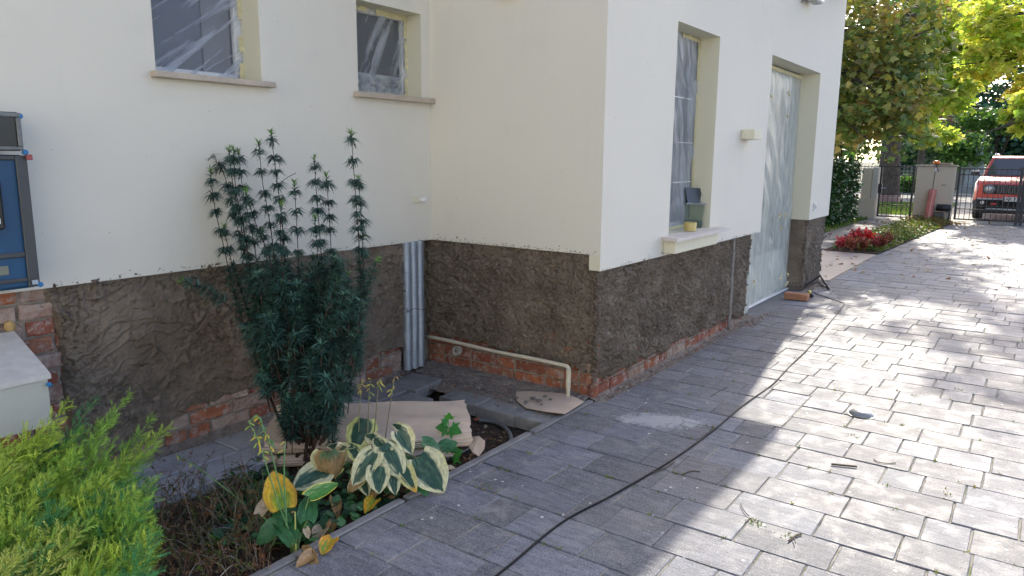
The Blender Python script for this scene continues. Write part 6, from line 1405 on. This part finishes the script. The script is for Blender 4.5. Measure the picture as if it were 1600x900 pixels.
# big maple beside the house: its trunk stands behind the house corner, its boughs reach over the lawn
tree('maple_tree', (17.4, 6.2, 0), [(17.4, 6.2, 1.6), (17.3, 6.0, 3.4), (17.2, 5.8, 5.0)], .20,
     [blob(16.2, 1335, 50, 66, 85, 1.1), blob(15.6, 1360, 140, 66, 66, 1.0), blob(16.6, 1320, 130, 50, 70, 1.1), blob(17.4, 1350, 95, 70, 90, 1.0), blob(16.6, 1415, 60, 48, 85, .9), blob(16.4, 1425, 130, 42, 60, .8), blob(15.5, 1330, 195, 40, 38, .7), blob(16.4, 1395, 205, 50, 34, .8), ((16.8, 4.4, 5.6), (1.6, 1.3, 1.4)), ((17.2, 5.6, 6.6), (2.0, 2.0, 1.6)), ((17.6, 7.2, 5.2), (2, 1.8, 1.8))],
     15000, .135, PAL_MAP, 'large maple with dense green and yellowing leaves hanging beside the house corner', 'tree', MAPLE, MAPLE_F, seed=5, clump=.42, shell=.35)
# thick trunked street tree
tb = G(1388, 310); tb[0] = 29.5; tb = on('z', 0, 1386, 316)
tree('street_tree', tb, [tb+(0, .05, 2), tb+(-.1, .1, 4.5), tb+(-.3, 0, 6.5)], .40, [((29.5, 7.4, 8.5), (3.2, 2.6, 1.8)), ((26.6, 3.6, 9.8), (1.5, 1.2, .9)), ((24.2, 2.45, 10.8), (1.3, .85, .7)), ((26.6, 3.1, 10.6), (1.2, .9, .6)), ((30, 6.2, 10.5), (3, 3, 2.2))], 4600, .22, PAL_MID+PAL_YEL[:2], 'tall street tree with a thick ridged trunk behind the garden gate', 'tree', MAPLE, MAPLE_F, seed=8, clump=.4, shell=.3)
# slim yellow tree behind the pillar
b2 = on('x', 39.3, 1434, 300); b2[2] = 0
tree('yellow_maple', b2, [b2+(0, 0, 2.2), b2+(.1, -.1, 3.6), b2+(-.3, -.4, 6.4)], .17, [blob(38.5, 1440, 180, 36, 26, 1.2), blob(38.5, 1455, 215, 30, 14, .9), blob(38, 1475, 150, 34, 30, 1.2), blob(38.5, 1465, 95, 45, 40, 1.4), blob(38, 1495, 40, 40, 36, 1.4), blob(38.5, 1500, 130, 30, 22, 1.1), blob(39, 1510, 80, 36, 30, 1.3), blob(39, 1455, 30, 36, 40, 1.4)], 9000, .23, PAL_YEL, 'slim maple with glowing yellow green leaves behind the beige pillar', 'tree', MAPLE, MAPLE_F, seed=9, clump=.34, mat=M_leafyellow, shell=.25)
# big tree right of the drive whose boughs hang into view
tree('yellow_maple', (27.5, -3.4, 0), [(27.5, -3.4, 2.4), (27.4, -3.2, 4.6), (27.2, -3.0, 7.0)], .26, [blob(26.5, 1575, 60, 45, 55, 1.2), blob(26.5, 1545, 95, 36, 30, 1.0), blob(26, 1600, 120, 30, 40, 1.0), blob(21, 1592, 190, 20, 16, .5), blob(21, 1614, 165, 28, 40, .7), blob(27, 1540, 30, 34, 40, 1.1), blob(26.5, 1600, 20, 40, 40, 1.1), ((27.5, -2.4, 8.5), (2.4, 2.2, 1.8))], 8500, .18, PAL_YEL+[(.50, .36, .07)], 'yellowing maple whose boughs hang over the red car from the right', 'tree', MAPLE, MAPLE_F, seed=12, clump=.34, mat=M_leafyellow, shell=.25)
# shrubs and woods behind
def bush(name, X, u, v, ru, rv, rx, n, size, pal, label, seed):
    c, q = blob(X, u, v, ru, rv, rx); base = (c[0], c[1], 0); t = thing(name, base, label, 'shrub'); m = MB(); r = random.Random(seed)
    for k in range(6): m.tube([base, (c[0]+r.uniform(-.5, .5)*q[0], c[1]+r.uniform(-.5, .5)*q[1], c[2])], [.05, .015], 5)
    m.build('stems', M_brown, t); bl = [((c[0]+r.uniform(-.4, .4)*q[0], c[1]+r.uniform(-.55, .55)*q[1], c[2]+r.uniform(-.4, .4)*q[2]), (q[0]*.6, q[1]*.55, q[2]*.62)) for _ in range(6)]
    v_ = leaf_volume([b[0] for b in bl], [b[1] for b in bl], n, size, pal, OVAL, OVAL_F, seed=seed, clump=.5, shell=.3); make('foliage', v_[0], v_[1], M_leaf, t, col=v_[2])
bush('garden_shrub', 39.3, 1415, 288, 26, 17, .8, 1500, .16, PAL_MID, 'rounded green shrub in front of the far fence seen through the garden gate', 31)
bush('garden_shrub', 36, 1325, 225, 34, 34, 1.2, 2600, .16, PAL_MID, 'light green shrub rising behind the clipped hedge', 30)
bush('garden_shrub', 25, 1312, 205, 40, 50, 1.0, 3000, .12, PAL_MID, 'tall green shrub filling the gap between the house corner and the hedge', 29)
bush('garden_shrub', 43, 1482, 236, 42, 30, 1.6, 3500, .20, PAL_MID+[(.16, .28, .05)], 'bright green bush rising above the beige pillar across the street', 32)
bush('garden_shrub', 44, 1400, 245, 50, 40, 1.6, 2500, .20, PAL_DRK, 'dark bush behind the thick trunk across the street', 33)
bush('garden_shrub', 45.5, 1555, 190, 60, 20, 2.0, 2500, .22, PAL_MID, 'spreading light green bush above the far house level behind the car', 34)
for i, (X, u, v, ru, rv, n, pal, lab) in enumerate([(75, 1400, 60, 170, 200, 5000, PAL_DRK, 'wide dark wood rising far behind the street trees'), (60, 1430, 120, 90, 150, 6500, PAL_MID+PAL_DRK, 'tall green tree behind the far fence left of the small house'), (55, 1560, 200, 75, 80, 6000, PAL_DRK, 'dark evergreen mass behind the red car across the street'), (66, 1530, 60, 80, 90, 6000, PAL_DRK+PAL_MID[:1], 'high bluish green tree filling the upper right background'), (50, 1485, 215, 55, 40, 3000, PAL_DRK, 'dark green tree right behind the bright bush'), (62, 1340, 140, 110, 140, 4500, PAL_MID+PAL_DRK, 'broad green tree far behind the near maple'), (58, 1640, 120, 70, 150, 4000, PAL_DRK, 'dark tree at the right edge beyond the red car'), (57, 1600, 215, 60, 60, 3000, PAL_DRK, 'low dark tree directly above the car roof')]):
    c, q = blob(X, u, v, ru, rv, 3.0); r = random.Random(i+50); bl = [((c[0]+r.uniform(-1.5, 1.5), c[1]+r.uniform(-.6, .6)*q[1], c[2]+r.uniform(-.65, .65)*q[2]), (2.2, q[1]*.50, q[2]*.45)) for _ in range(9)]
    tree('background_tree', (c[0], c[1], -.1), [(c[0], c[1], max(1.5, c[2]*.5)), (c[0]+.2, c[1], max(2, c[2]))], .25, bl, n, .34, pal, lab, 'tree', seed=i+50, clump=.55, shell=.2)
